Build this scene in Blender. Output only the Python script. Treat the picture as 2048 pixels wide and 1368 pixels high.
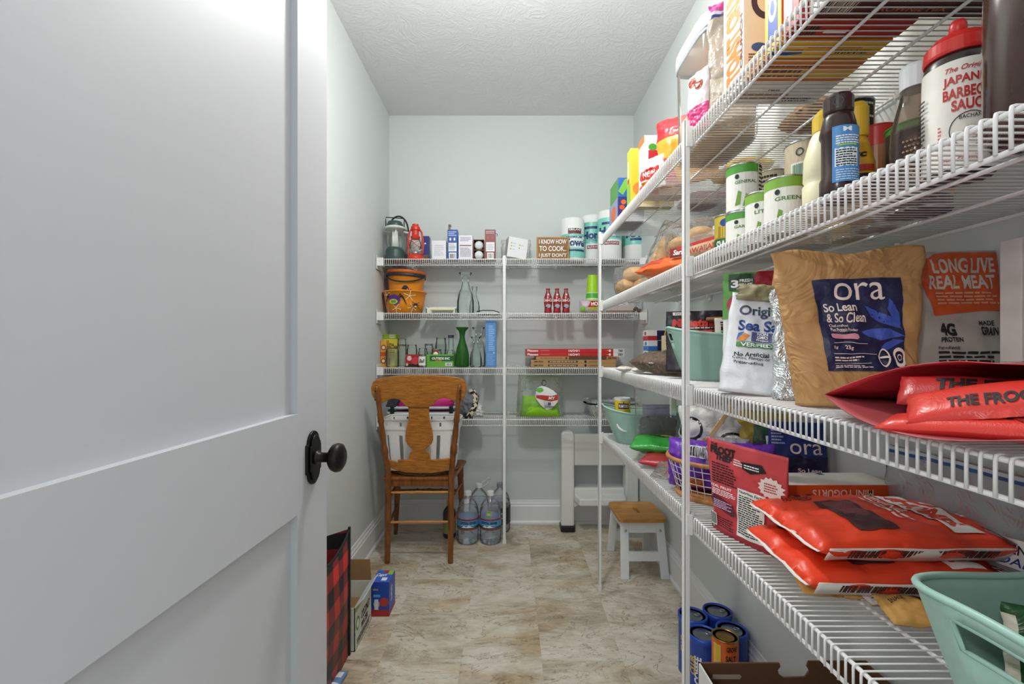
import bpy, math, random
from mathutils import Vector, noise
for o in list(bpy.data.objects): bpy.data.objects.remove(o)
SC = bpy.context.scene
COL = SC.collection
R = math.radians
PI = math.pi
# ------------------------------------------------------------------ camera, world, light, exposure
EYE = 1.185          # camera height
FPX = 915.0          # focal length in pixels of the 2048 wide frame
VX, VY = 1016.0, 694.0
cam = bpy.data.cameras.new('camera')
cam.sensor_width = 36.0
cam.lens = FPX / 2048 * 36.0
cam.shift_x = (1024 - VX) / 2048
cam.shift_y = (VY - 684) / 2048
cam.clip_start = 0.02
camo = bpy.data.objects.new('camera', cam); COL.objects.link(camo)
camo.location = (0, 0, EYE); camo.rotation_euler = (R(90), 0, 0)
SC.camera = camo
w = bpy.data.worlds.new('world'); SC.world = w; w.use_nodes = True
w.node_tree.nodes['Background'].inputs[0].default_value = (0.93, 0.97, 1.0, 1)
w.node_tree.nodes['Background'].inputs[1].default_value = 0.5
LAMP_W = 26.5
HALL_FILL_W = 30.0
try: SC.cycles.transparent_max_bounces = 32; SC.cycles.glossy_bounces = 8
except AttributeError: pass
SC.view_settings.view_transform = 'Standard'
SC.view_settings.look = 'None'
SC.view_settings.gamma = 1.0
SC.view_settings.use_curve_mapping = False
SC.view_settings.exposure = 0.92
# room: x -0.80..0.846, y 0.22..3.08, z 0..2.743
XL, XR, YF, YB, ZC = -0.80, 0.846, 0.22, 3.08, 2.743
SHX = 0.461                      # aisle edge of the side shelves
ZA, ZB, ZCs, ZD = 1.732, 1.408, 1.085, 0.763
ZK = (1.724, 1.394, 1.061, 0.749)  # back wall shelves
YK = 2.775                       # front edge of the back shelves

# ------------------------------------------------------------------ materials
def lin(h):
    h = h.lstrip('#')
    o = []
    for i in (0, 2, 4):
        c = int(h[i:i+2], 16) / 255
        o.append(c/12.92 if c <= .04045 else ((c+.055)/1.055)**2.4)
    return (*o, 1)
MC = {}
def nodes_of(name):
    m = bpy.data.materials.new(name); m.use_nodes = True
    nt = m.node_tree
    return m, nt, nt.nodes['Principled BSDF']
def C(hexc, rough=.5, metal=0., bump=0., scale=60., var=.06, coat=0., stretch=None):
    """plain procedural material: colour with slight noise, optional relief"""
    key = (hexc, rough, metal, bump, scale, var, coat, stretch)
    if key in MC: return MC[key]
    m, nt, b = nodes_of('mat_' + hexc.lstrip('#'))
    L = nt.links.new
    tc = nt.nodes.new('ShaderNodeTexCoord')
    mp = nt.nodes.new('ShaderNodeMapping'); L(tc.outputs['Object'], mp.inputs[0])
    if stretch: mp.inputs['Scale'].default_value = stretch
    n = nt.nodes.new('ShaderNodeTexNoise'); n.inputs['Scale'].default_value = scale
    n.inputs['Detail'].default_value = 4; L(mp.outputs[0], n.inputs['Vector'])
    c = lin(hexc)
    mx = nt.nodes.new('ShaderNodeMix'); mx.data_type = 'RGBA'
    mx.inputs[6].default_value = tuple(x*(1-var) for x in c[:3]) + (1,)
    mx.inputs[7].default_value = tuple(min(1, x*(1+var)) for x in c[:3]) + (1,)
    L(n.outputs[0], mx.inputs[0]); L(mx.outputs[2], b.inputs['Base Color'])
    b.inputs['Roughness'].default_value = rough; b.inputs['Metallic'].default_value = metal
    if coat: b.inputs['Coat Weight'].default_value = coat; b.inputs['Coat Roughness'].default_value = .08
    if bump:
        bp = nt.nodes.new('ShaderNodeBump'); bp.inputs['Strength'].default_value = bump
        bp.inputs['Distance'].default_value = .01
        L(n.outputs[0], bp.inputs['Height']); L(bp.outputs[0], b.inputs['Normal'])
    MC[key] = m
    return m
def film(hexc, rough=.28, crinkle=.5, scale=14., metal=0.):
    if not metal: crinkle *= .22
    """shiny crinkled packaging film"""
    key = ('film', hexc, rough, crinkle, scale, metal)
    if key in MC: return MC[key]
    m, nt, b = nodes_of('film_' + hexc.lstrip('#'))
    L = nt.links.new
    tc = nt.nodes.new('ShaderNodeTexCoord')
    n = nt.nodes.new('ShaderNodeTexNoise'); n.inputs['Scale'].default_value = scale; n.inputs['Detail'].default_value = 3
    n.inputs['Distortion'].default_value = 1.2
    v = nt.nodes.new('ShaderNodeTexVoronoi'); v.feature = 'DISTANCE_TO_EDGE'; v.inputs['Scale'].default_value = scale*1.4
    L(tc.outputs['Object'], n.inputs['Vector']); L(n.outputs['Color'], v.inputs['Vector'])
    ad = nt.nodes.new('ShaderNodeMath'); L(n.outputs[0], ad.inputs[0]); L(v.outputs['Distance'], ad.inputs[1])
    bp = nt.nodes.new('ShaderNodeBump'); bp.inputs['Strength'].default_value = crinkle; bp.inputs['Distance'].default_value = .02
    L(ad.outputs[0], bp.inputs['Height']); L(bp.outputs[0], b.inputs['Normal'])
    b.inputs['Base Color'].default_value = lin(hexc)
    b.inputs['Roughness'].default_value = rough; b.inputs['Metallic'].default_value = metal
    MC[key] = m
    return m
def clear(name, tint, dens=.12, gloss=.35, rough=.05, crinkle=0.):
    """thin clear plastic or glass wall: transparent with a glossy, edge-weighted reflection and a faint body colour"""
    if name in MC: return MC[name]
    m = bpy.data.materials.new(name); m.use_nodes = True
    nt = m.node_tree; L = nt.links.new
    nt.nodes.remove(nt.nodes['Principled BSDF'])
    out = nt.nodes['Material Output']
    t = nt.nodes.new('ShaderNodeBsdfTransparent'); t.inputs[0].default_value = lin(tint)
    d = nt.nodes.new('ShaderNodeBsdfDiffuse'); d.inputs[0].default_value = lin(tint)
    g = nt.nodes.new('ShaderNodeBsdfGlossy'); g.inputs['Roughness'].default_value = rough
    g.inputs[0].default_value = (1, 1, 1, 1)
    lw = nt.nodes.new('ShaderNodeLayerWeight'); lw.inputs[0].default_value = gloss
    m1 = nt.nodes.new('ShaderNodeMixShader'); m1.inputs[0].default_value = dens
    L(t.outputs[0], m1.inputs[1]); L(d.outputs[0], m1.inputs[2])
    m2 = nt.nodes.new('ShaderNodeMixShader'); L(lw.outputs['Fresnel'], m2.inputs[0])
    L(m1.outputs[0], m2.inputs[1]); L(g.outputs[0], m2.inputs[2]); L(m2.outputs[0], out.inputs[0])
    if crinkle:
        n = nt.nodes.new('ShaderNodeTexNoise'); n.inputs['Scale'].default_value = 30; n.inputs['Detail'].default_value = 4
        n.inputs['Distortion'].default_value = 2
        bp = nt.nodes.new('ShaderNodeBump'); bp.inputs['Strength'].default_value = crinkle; bp.inputs['Distance'].default_value = .02
        tc = nt.nodes.new('ShaderNodeTexCoord'); L(tc.outputs['Object'], n.inputs['Vector'])
        L(n.outputs[0], bp.inputs['Height']); L(bp.outputs[0], g.inputs['Normal']); L(bp.outputs[0], lw.inputs['Normal'])
    MC[name] = m
    return m
def wood(name, dark, light, scale=9., rough=.42, axis=(1, 1, 8)):
    if name in MC: return MC[name]
    m, nt, b = nodes_of(name); L = nt.links.new
    tc = nt.nodes.new('ShaderNodeTexCoord'); mp = nt.nodes.new('ShaderNodeMapping')
    mp.inputs['Scale'].default_value = axis; L(tc.outputs['Object'], mp.inputs[0])
    n = nt.nodes.new('ShaderNodeTexNoise'); n.inputs['Scale'].default_value = scale; n.inputs['Detail'].default_value = 8
    n.inputs['Roughness'].default_value = .65; n.inputs['Distortion'].default_value = .6; L(mp.outputs[0], n.inputs['Vector'])
    cr = nt.nodes.new('ShaderNodeValToRGB'); L(n.outputs[0], cr.inputs[0])
    cr.color_ramp.elements[0].position = .32; cr.color_ramp.elements[0].color = lin(dark)
    cr.color_ramp.elements[1].position = .66; cr.color_ramp.elements[1].color = lin(light)
    L(cr.outputs[0], b.inputs['Base Color']); b.inputs['Roughness'].default_value = rough
    bp = nt.nodes.new('ShaderNodeBump'); bp.inputs['Strength'].default_value = .12; bp.inputs['Distance'].default_value = .004
    L(n.outputs[0], bp.inputs['Height']); L(bp.outputs[0], b.inputs['Normal'])
    MC[name] = m
    return m
def emit(name, col, s):
    m = bpy.data.materials.new(name); m.use_nodes = True
    b = m.node_tree.nodes['Principled BSDF']
    b.inputs['Emission Color'].default_value = col; b.inputs['Emission Strength'].default_value = s
    return m
def ceiling_mat():
    m, nt, b = nodes_of('brushed_ceiling_texture'); L = nt.links.new
    tc = nt.nodes.new('ShaderNodeTexCoord')
    n0 = nt.nodes.new('ShaderNodeTexNoise'); n0.inputs['Scale'].default_value = 4.5; n0.inputs['Detail'].default_value = 1
    L(tc.outputs['Object'], n0.inputs['Vector'])
    mp = nt.nodes.new('ShaderNodeVectorMath'); mp.operation = 'MULTIPLY_ADD'
    mp.inputs[1].default_value = (.35, .35, .35); L(n0.outputs['Color'], mp.inputs[0]); L(tc.outputs['Object'], mp.inputs[2])
    n = nt.nodes.new('ShaderNodeTexNoise'); n.inputs['Scale'].default_value = 26; n.inputs['Detail'].default_value = 5
    n.inputs['Distortion'].default_value = 1.5; n.inputs['Roughness'].default_value = .6
    L(mp.outputs[0], n.inputs['Vector'])
    cr = nt.nodes.new('ShaderNodeValToRGB'); cr.color_ramp.elements[0].position = .42; cr.color_ramp.elements[1].position = .7
    L(n.outputs[0], cr.inputs[0])
    bp = nt.nodes.new('ShaderNodeBump'); bp.inputs['Strength'].default_value = .3; bp.inputs['Distance'].default_value = .010
    L(cr.outputs[0], bp.inputs['Height']); L(bp.outputs[0], b.inputs['Normal'])
    b.inputs['Base Color'].default_value = lin('#e0e2e2'); b.inputs['Roughness'].default_value = .9
    return m
def stone_mat():
    """vinyl stone tile: taupe ground, tan clouds, diagonal veins; each tile drawn from its own place"""
    m, nt, b = nodes_of('stone_vinyl_tile'); L = nt.links.new
    tc = nt.nodes.new('ShaderNodeTexCoord'); oi = nt.nodes.new('ShaderNodeObjectInfo')
    sc = nt.nodes.new('ShaderNodeVectorMath'); sc.operation = 'SCALE'; sc.inputs['Scale'].default_value = 37.
    cx = nt.nodes.new('ShaderNodeCombineXYZ'); L(oi.outputs['Random'], cx.inputs[0]); L(oi.outputs['Random'], cx.inputs[1]); L(oi.outputs['Random'], cx.inputs[2])
    L(cx.outputs[0], sc.inputs[0])
    ad = nt.nodes.new('ShaderNodeVectorMath'); L(tc.outputs['Object'], ad.inputs[0]); L(sc.outputs[0], ad.inputs[1])
    mp = nt.nodes.new('ShaderNodeMapping'); mp.inputs['Rotation'].default_value = (0, 0, R(-38)); mp.inputs['Scale'].default_value = (1, 2.4, 1)
    L(ad.outputs[0], mp.inputs[0])
    def noi(s, d, dist, rough=.6):
        n = nt.nodes.new('ShaderNodeTexNoise'); n.inputs['Scale'].default_value = s; n.inputs['Detail'].default_value = d
        n.inputs['Distortion'].default_value = dist; n.inputs['Roughness'].default_value = rough
        L(mp.outputs[0], n.inputs['Vector']); return n
    n1 = noi(3.2, 9, .9, .68); n2 = noi(1.7, 3, .5); n3 = noi(2.6, 5, 2.2); n4 = noi(15., 7, .7, .7)
    cr = nt.nodes.new('ShaderNodeValToRGB'); L(n1.outputs[0], cr.inputs[0])
    e = cr.color_ramp.elements
    e[0].position = .30; e[0].color = lin('#a4957e'); e[1].position = .74; e[1].color = lin('#e9e3d7')
    k = e.new(.5); k.color = lin('#d3c9b8')
    tan = nt.nodes.new('ShaderNodeMix'); tan.data_type = 'RGBA'; tan.blend_type = 'MULTIPLY'
    r2 = nt.nodes.new('ShaderNodeMapRange'); r2.inputs[1].default_value = .48; r2.inputs[2].default_value = .72; L(n2.outputs[0], r2.inputs[0])
    L(r2.outputs[0], tan.inputs[0]); L(cr.outputs[0], tan.inputs[6]); tan.inputs[7].default_value = lin('#dfcaa6')
    # veins: thin bands where a noise crosses its middle
    sb = nt.nodes.new('ShaderNodeMath'); sb.operation = 'SUBTRACT'; sb.inputs[1].default_value = .5; L(n3.outputs[0], sb.inputs[0])
    ab = nt.nodes.new('ShaderNodeMath'); ab.operation = 'ABSOLUTE'; L(sb.outputs[0], ab.inputs[0])
    mr = nt.nodes.new('ShaderNodeMapRange'); mr.inputs[1].default_value = 0; mr.inputs[2].default_value = .010
    mr.inputs[3].default_value = .75; mr.inputs[4].default_value = 0; L(ab.outputs[0], mr.inputs[0])
    ve = nt.nodes.new('ShaderNodeMix'); ve.data_type = 'RGBA'; ve.inputs[7].default_value = lin('#6d5a45')
    L(mr.outputs[0], ve.inputs[0]); L(tan.outputs[2], ve.inputs[6])
    gr = nt.nodes.new('ShaderNodeMix'); gr.data_type = 'RGBA'; gr.blend_type = 'OVERLAY'; gr.inputs[0].default_value = .6
    L(ve.outputs[2], gr.inputs[6]); L(n4.outputs[0], gr.inputs[7])
    L(gr.outputs[2], b.inputs['Base Color'])
    b.inputs['Roughness'].default_value = .42
    bp = nt.nodes.new('ShaderNodeBump'); bp.inputs['Strength'].default_value = .12; bp.inputs['Distance'].default_value = .004
    L(n1.outputs[0], bp.inputs['Height']); L(bp.outputs[0], b.inputs['Normal'])
    return m
def plaid_mat():
    m, nt, b = nodes_of('buffalo_plaid'); L = nt.links.new
    tc = nt.nodes.new('ShaderNodeTexCoord'); sx = nt.nodes.new('ShaderNodeSeparateXYZ'); L(tc.outputs['Object'], sx.inputs[0])
    def stripe(o, per):
        a = nt.nodes.new('ShaderNodeMath'); a.operation = 'DIVIDE'; a.inputs[1].default_value = per; L(o, a.inputs[0])
        f = nt.nodes.new('ShaderNodeMath'); f.operation = 'FRACT'; L(a.outputs[0], f.inputs[0])
        g = nt.nodes.new('ShaderNodeMath'); g.operation = 'GREATER_THAN'; g.inputs[1].default_value = .5; L(f.outputs[0], g.inputs[0])
        return g
    s1 = stripe(sx.outputs['X'], .100); s2 = stripe(sx.outputs['Z'], .118)
    a = nt.nodes.new('ShaderNodeMath'); L(s1.outputs[0], a.inputs[0]); L(s2.outputs[0], a.inputs[1])
    h = nt.nodes.new('ShaderNodeMath'); h.operation = 'MULTIPLY'; h.inputs[1].default_value = .5; L(a.outputs[0], h.inputs[0])
    cr = nt.nodes.new('ShaderNodeValToRGB'); cr.color_ramp.interpolation = 'CONSTANT'; L(h.outputs[0], cr.inputs[0])
    e = cr.color_ramp.elements; e[0].color = lin('#c9302a'); e[0].position = 0; e[1].position = .75; e[1].color = lin('#1d2023')
    k = e.new(.25); k.color = lin('#7a2927')
    L(cr.outputs[0], b.inputs['Base Color']); b.inputs['Roughness'].default_value = .5
    return m
def leopard_mat():
    m, nt, b = nodes_of('leopard_print'); L = nt.links.new
    tc = nt.nodes.new('ShaderNodeTexCoord')
    n = nt.nodes.new('ShaderNodeTexNoise'); n.inputs['Scale'].default_value = 55; n.inputs['Detail'].default_value = 2; L(tc.outputs['Object'], n.inputs['Vector'])
    cr = nt.nodes.new('ShaderNodeValToRGB'); cr.color_ramp.interpolation = 'CONSTANT'; L(n.outputs[0], cr.inputs[0])
    e = cr.color_ramp.elements; e[0].color = lin('#231f1d'); e[1].position = .5; e[1].color = lin('#d9cbb2')
    L(cr.outputs[0], b.inputs['Base Color']); b.inputs['Roughness'].default_value = .8
    return m

WHITE = C('#f2f2f2', .35); WIRE = C('#f1f0ef', .35, var=.02); PLAST = C('#ececea', .4)
WALL = C('#d7dcdb', .85, bump=.03, scale=120, var=.015); TRIM = C('#eeeff0', .4, var=.02); DOOR = C('#cdcfd4', .5, var=.015)
BLACK = C('#17181a', .45); INK = C('#1b1b1e', .6); NAVY = C('#1f2450', .45); KRAFT_ = C('#a97c49', .75, bump=.06, scale=40, var=.12)
CARD = C('#8f6c47', .85, var=.1); STEEL = C('#c3c6c8', .25, 1.); ALU = C('#d9dcde', .2, 1., bump=.25, scale=50)
MINT = C('#a4ccbe', .4); GLASS = clear('clear_glass', '#fafdfc', .035, .17, .05); CLEARP = clear('clear_plastic', '#fbfdfd', .08, .18, .12)
CRINK = clear('crinkled_clear_film', '#feffff', .07, .15, .14, .9)
BRONZE = C('#2b2927', .38, .8, var=.2)

# ------------------------------------------------------------------ geometry helpers
def J(*gs):
    V, F = [], []
    for v, f in gs:
        n = len(V); V += [tuple(p) for p in v]; F += [tuple(i+n for i in q) for q in f]
    return V, F
def mesh(name, g, mat, parent=None, smooth=False, loc=None, rot=None, kind=None, bevel=0, solid=0, sub=0, mods=None):
    V, F = g
    me = bpy.data.meshes.new(name); me.from_pydata([tuple(p) for p in V], [], F)
    for m in (mat if isinstance(mat, (list, tuple)) else [mat]): me.materials.append(m)
    if smooth: me.polygons.foreach_set('use_smooth', [True]*len(me.polygons))
    me.validate(); me.update()
    o = bpy.data.objects.new(name, me); COL.objects.link(o)
    if parent: o.parent = parent
    if loc: o.location = loc
    if rot: o.rotation_euler = rot
    if kind: o['kind'] = kind
    if solid:
        s = o.modifiers.new('solid', 'SOLIDIFY'); s.thickness = solid; s.offset = 0
    if bevel:
        b = o.modifiers.new('bevel', 'BEVEL'); b.width = bevel; b.segments = 2; b.limit_method = 'ANGLE'; b.angle_limit = R(40)
    if sub:
        s = o.modifiers.new('sub', 'SUBSURF'); s.levels = sub; s.render_levels = sub
    return o
def share(o, parent, loc=(0, 0, 0), rot=(0, 0, 0)):
    c = o.copy(); COL.objects.link(c); c.parent = parent; c.location = loc; c.rotation_euler = rot
    return c
def copy_tree(o, parent=None):
    c = o.copy(); COL.objects.link(c); c.parent = parent
    for ch in [x for x in o.children]: copy_tree(ch, c)
    return c
def tag(o, label, cat, group=None):
    o['label'] = label; o['category'] = cat
    if group: o['group'] = group
    return o
def thing(name, label, cat, loc=(0, 0, 0), rot=(0, 0, 0), group=None):
    o = bpy.data.objects.new(name, None); COL.objects.link(o)
    o.empty_display_size = .05; o.location = loc
    o.rotation_euler = rot if isinstance(rot, tuple) else (0, 0, rot)
    return tag(o, label, cat, group)
def box(x0, x1, y0, y1, z0, z1):
    V = [(x, y, z) for z in (z0, z1) for y in (y0, y1) for x in (x0, x1)]
    return V, [(0, 2, 3, 1), (4, 5, 7, 6), (0, 1, 5, 4), (2, 6, 7, 3), (0, 4, 6, 2), (1, 3, 7, 5)]
def lathe(prof, seg=28, cx=0, cy=0, a0=0., sx=1., sy=1., close=True):
    V, F = [], []
    for r, z in prof:
        for i in range(seg):
            a = a0 + 2*PI*i/seg
            V.append((cx + sx*r*math.cos(a), cy + sy*r*math.sin(a), z))
    for k in range(len(prof)-1):
        for i in range(seg):
            j = (i+1) % seg
            F.append((k*seg+i, k*seg+j, (k+1)*seg+j, (k+1)*seg+i))
    if close:
        if prof[0][0] > 1e-5: F.append(tuple(reversed(range(seg))))
        if prof[-1][0] > 1e-5: F.append(tuple(range((len(prof)-1)*seg, len(prof)*seg)))
    return V, F
def tube(pts, r, seg=8, closed=False, rf=None):
    P = [Vector(p) for p in pts]; n = len(P); V, F = [], []
    up = None
    for i in range(n):
        if closed: d = P[(i+1) % n] - P[i-1]
        else: d = P[min(i+1, n-1)] - P[max(i-1, 0)]
        d.normalize()
        if up is None:
            up = d.orthogonal().normalized()
        up = (up - d*up.dot(d))
        if up.length < 1e-6: up = d.orthogonal()
        up.normalize(); s = d.cross(up)
        rr = rf(i/(n-1)) if rf else r
        for k in range(seg):
            a = 2*PI*k/seg
            V.append(tuple(P[i] + up*math.cos(a)*rr + s*math.sin(a)*rr))
    m = n if closed else n-1
    for i in range(m):
        for k in range(seg):
            a, b = i*seg, ((i+1) % n)*seg
            F.append((a+k, a+(k+1) % seg, b+(k+1) % seg, b+k))
    if not closed:
        F.append(tuple(reversed(range(seg)))); F.append(tuple(range((n-1)*seg, n*seg)))
    return V, F
def prism(poly, y0, y1):
    """polygon in xz extruded along y"""
    n = len(poly)
    V = [(x, y0, z) for x, z in poly] + [(x, y1, z) for x, z in poly]
    F = [tuple(range(n)), tuple(reversed(range(n, 2*n)))]
    for i in range(n):
        j = (i+1) % n
        F.append((j, i, n+i, n+j))
    return V, F
def prism_z(poly, z0, z1):
    n = len(poly)
    V = [(x, y, z0) for x, y in poly] + [(x, y, z1) for x, y in poly]
    F = [tuple(reversed(range(n))), tuple(range(n, 2*n))]
    for i in range(n):
        j = (i+1) % n
        F.append((i, j, n+j, n+i))
    return V, F
def xf(g, fn): return [fn(*p) for p in g[0]], g[1]
def shift(g, dx, dy, dz): return [(x+dx, y+dy, z+dz) for x, y, z in g[0]], g[1]
def S(Y): return FPX / Y
def wx(px, Y): return (px - VX) * Y / FPX
def wz(py, Y): return EYE - (py - VY) * Y / FPX

# ------------------------------------------------------------------ print on surfaces
TXT = {}
def text2d(s, bold=0., shear=0.):
    key = (s, bold, shear)
    if key not in TXT:
        cu = bpy.data.curves.new('t', 'FONT'); cu.body = s; cu.size = 1; cu.offset = bold; cu.shear = shear
        cu.resolution_u = 4; cu.align_x = 'LEFT'; cu.fill_mode = 'FRONT'
        ob = bpy.data.objects.new('t', cu)
        me = ob.to_mesh()
        me.calc_loop_triangles()
        V = [(v.co.x, v.co.y) for v in me.vertices]; T = [tuple(t.vertices) for t in me.loop_triangles]
        ob.to_mesh_clear(); bpy.data.objects.remove(ob); bpy.data.curves.remove(cu)
        if not V: V, T = [(0, 0), (1, 0), (0, 1)], []
        x0 = min(v[0] for v in V); x1 = max(v[0] for v in V); y0 = min(v[1] for v in V); y1 = max(v[1] for v in V)
        V = [((x-x0)/max(x1-x0, 1e-6)-.5, (y-y0)/max(y1-y0, 1e-6)-.5) for x, y in V]
        TXT[key] = (V, T)
    return TXT[key]
def split(V, T, res):
    V = list(V); out = []; st = list(T); mid = {}
    while st:
        a, b, c = st.pop()
        L = [(math.dist(V[a], V[b]), a, b, c), (math.dist(V[b], V[c]), b, c, a), (math.dist(V[c], V[a]), c, a, b)]
        m = max(L)
        if m[0] <= res: out.append((a, b, c)); continue
        _, p, q, r = m
        k = (min(p, q), max(p, q))
        if k not in mid:
            mid[k] = len(V); V.append(((V[p][0]+V[q][0])/2, (V[p][1]+V[q][1])/2))
        n = mid[k]; st += [(p, n, r), (n, q, r)]
    return V, out
class Surf:
    """fn(x, y, off) maps print coordinates in metres (origin at the middle) to a point; W, H the size; res the largest edge"""
    def __init__(s, fn, W, H, res=9.): s.fn, s.W, s.H, s.res = fn, W, H, res
def face(kind, w, d, h):
    e = lambda f, W, H: Surf(f, W, H)
    if kind == 'F': return e(lambda x, y, o: (x, -d/2-o, h/2+y), w, h)
    if kind == 'B': return e(lambda x, y, o: (-x, d/2+o, h/2+y), w, h)
    if kind == 'L': return e(lambda x, y, o: (-w/2-o, -x, h/2+y), d, h)
    if kind == 'R': return e(lambda x, y, o: (w/2+o, x, h/2+y), d, h)
    if kind == 'T': return e(lambda x, y, o: (x, y, h+o), w, d)
    return e(lambda x, y, o: (x, -y, -o), w, d)
def cylsurf(r, h, z0=0., th=-PI/2, rf=None):
    def fn(x, y, o):
        z = z0+h/2+y; rr = (rf(z) if rf else r)
        a = th + x/r
        return ((rr+o)*math.cos(a), (rr+o)*math.sin(a), z)
    return Surf(fn, 2*PI*r, h, r*.35)
RND = random.Random(7)
def put(parent, surf, specs, off=.0004):
    """specs: (kind, mat, args...) in fractions of the surface: rect x0 y0 x1 y1 | text s cx cy w h [bold shear rot] |
    disc cx cy rx ry (rx, ry fractions) | poly pts | lines x0 y0 x1 y1 n | ring cx cy rx ry t | bars x0 y0 x1 y1 n"""
    groups = {}
    W, H = surf.W, surf.H
    f = lambda u, v: ((u-.5)*W, (v-.5)*H)
    for i, sp in enumerate(specs):
        kind, mat, a = sp[0], sp[1], sp[2:]
        nm = 'print_panel'
        if kind == 'rect':
            x0, y0 = f(a[0], a[1]); x1, y1 = f(a[2], a[3])
            V = [(x0, y0), (x1, y0), (x1, y1), (x0, y1)]; T = [(0, 1, 2), (0, 2, 3)]
        elif kind == 'text':
            V0, T = text2d(a[0], *(a[5:7] if len(a) > 5 else ()))
            cx, cy = f(a[1], a[2]); ww, hh = a[3]*W, a[4]*H
            rt = R(a[7]) if len(a) > 7 else 0
            c, s = math.cos(rt), math.sin(rt)
            V = [(cx + x*ww*c - y*hh*s, cy + x*ww*s + y*hh*c) for x, y in V0]; nm = 'lettering'
        elif kind in ('disc', 'ring', 'star'):
            cx, cy = f(a[0], a[1]); rx, ry = a[2]*W, a[3]*H; n = 24
            if kind == 'disc':
                V = [(cx, cy)] + [(cx+rx*math.cos(2*PI*k/n), cy+ry*math.sin(2*PI*k/n)) for k in range(n)]
                T = [(0, 1+k, 1+(k+1) % n) for k in range(n)]
            elif kind == 'star':
                n = 28
                V = [(cx, cy)] + [(cx+rx*(1 if k % 2 else .82)*math.cos(2*PI*k/n), cy+ry*(1 if k % 2 else .82)*math.sin(2*PI*k/n)) for k in range(n)]
                T = [(0, 1+k, 1+(k+1) % n) for k in range(n)]
            else:
                q = 1-a[4]
                V = [(cx+rx*e*math.cos(2*PI*k/n), cy+ry*e*math.sin(2*PI*k/n)) for e in (1, q) for k in range(n)]
                T = []
                for k in range(n):
                    j = (k+1) % n; T += [(k, j, n+j), (k, n+j, n+k)]
        elif kind == 'poly':
            from mathutils.geometry import tessellate_polygon
            V = [f(*p) for p in a[0]]
            T = [tuple(t) for t in tessellate_polygon([[Vector((x, y, 0)) for x, y in V]])]
        elif kind == 'lines':
            x0, y0 = f(a[0], a[1]); x1, y1 = f(a[2], a[3]); n = a[4]; V, T = [], []
            st = (y1-y0)/n
            for k in range(n):
                yy = y0 + st*(k+.22); x = x0; end = x1 - (x1-x0)*RND.choice((0, 0, .1, .25))
                while x < end:
                    l = (x1-x0)*RND.uniform(.06, .2); xe = min(x+l, end); b = len(V)
                    V += [(x, yy), (xe, yy), (xe, yy+st*.5), (x, yy+st*.5)]; T += [(b, b+1, b+2), (b, b+2, b+3)]
                    x = xe + (x1-x0)*.025
            nm = 'fine_print'
        elif kind == 'bars':
            x0, y0 = f(a[0], a[1]); x1, y1 = f(a[2], a[3]); V, T = [], []; x = x0
            while x < x1:
                l = (x1-x0)/a[4]*RND.choice((.35, .6, 1.)); b = len(V)
                V += [(x, y0), (min(x+l, x1), y0), (min(x+l, x1), y1), (x, y1)]; T += [(b, b+1, b+2), (b, b+2, b+3)]
                x += l + (x1-x0)/a[4]*RND.choice((.4, .7))
            nm = 'barcode'
        V, T = split(V, T, surf.res)
        o = off + .00024*i*(1 if off < .002 else .6)
        P = [surf.fn(x, y, o) for x, y in V]
        mesh(nm, (P, T), mat, parent, kind='stuff' if nm in ('fine_print', 'barcode') else None)

# ------------------------------------------------------------------ kinds of goods
def carton(name, label, loc, size, mats, prints=None, rot=0., cat='box', group=None, part='carton'):
    """mats: one material or dict of face letters"""
    w, d, h = size
    t = thing(name, label, cat, loc, rot, group)
    if isinstance(mats, dict):
        base = mats['*']; ms = [base]; V, F = box(-w/2, w/2, -d/2, d/2, 0, h)
        o = mesh(part, (V, F), base, t, bevel=min(.0015, min(w, d, h)*.1)); t['_b'] = o.name
        order = ['b', 'T', 'F', 'B', 'L', 'R']
        for i, k in enumerate(order):
            if k in mats:
                o.data.materials.append(mats[k]); o.data.polygons[i].material_index = len(o.data.materials)-1
    else:
        o = mesh(part, box(-w/2, w/2, -d/2, d/2, 0, h), mats, t, bevel=min(.0015, min(w, d, h)*.1))
    if '_b' in t: del t['_b']
    for k, sp in (prints or {}).items(): put(o, face(k, w, d, h), sp)
    return t
def can(name, label, loc, r, h, body, prints=(), bands=(), lid=None, rot=0., cat='can', group=None, tab=False, seg=32, face_off=.15):
    t = thing(name, label, cat, loc, rot, group)
    cb = mesh('can_body', lathe([(0, .001), (r*.93, .0), (r, .002), (r, h-.002), (r*.985, h), (r*.95, h), (r*.94, h-.004), (0, h-.004)], seg), body, t, smooth=False)
    for m, z0, z1 in bands:
        mesh('label_band', lathe([(r+.0003, z0*h), (r+.0003, z1*h)], seg, close=False), m, t, smooth=True)
    lm = lid or STEEL
    ld = mesh('lid', J(lathe([(r*1.02, h-.003), (r*1.03, h), (r*.95, h+.0012), (r*.93, h-.003), (r*.7, h-.003), (r*.68, h-.0022), (0, h-.0022)], seg)), lm, t, smooth=True)
    mesh('bottom_rim', lathe([(r*1.02, .0), (r*1.03, .003), (r, .004)], seg, close=False), STEEL, t, smooth=True)
    if tab:
        mesh('pull_tab', tube([(r*.2*math.cos(a)+r*.35, r*.14*math.sin(a), h+.001) for a in [k*PI/6 for k in range(12)]], .0018, 6, True), STEEL, ld, smooth=True)
    if prints: put(cb, cylsurf(r, h, th=math.atan2(-loc[1], -loc[0])-rot+face_off), prints, .0006)
    return t
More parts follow.
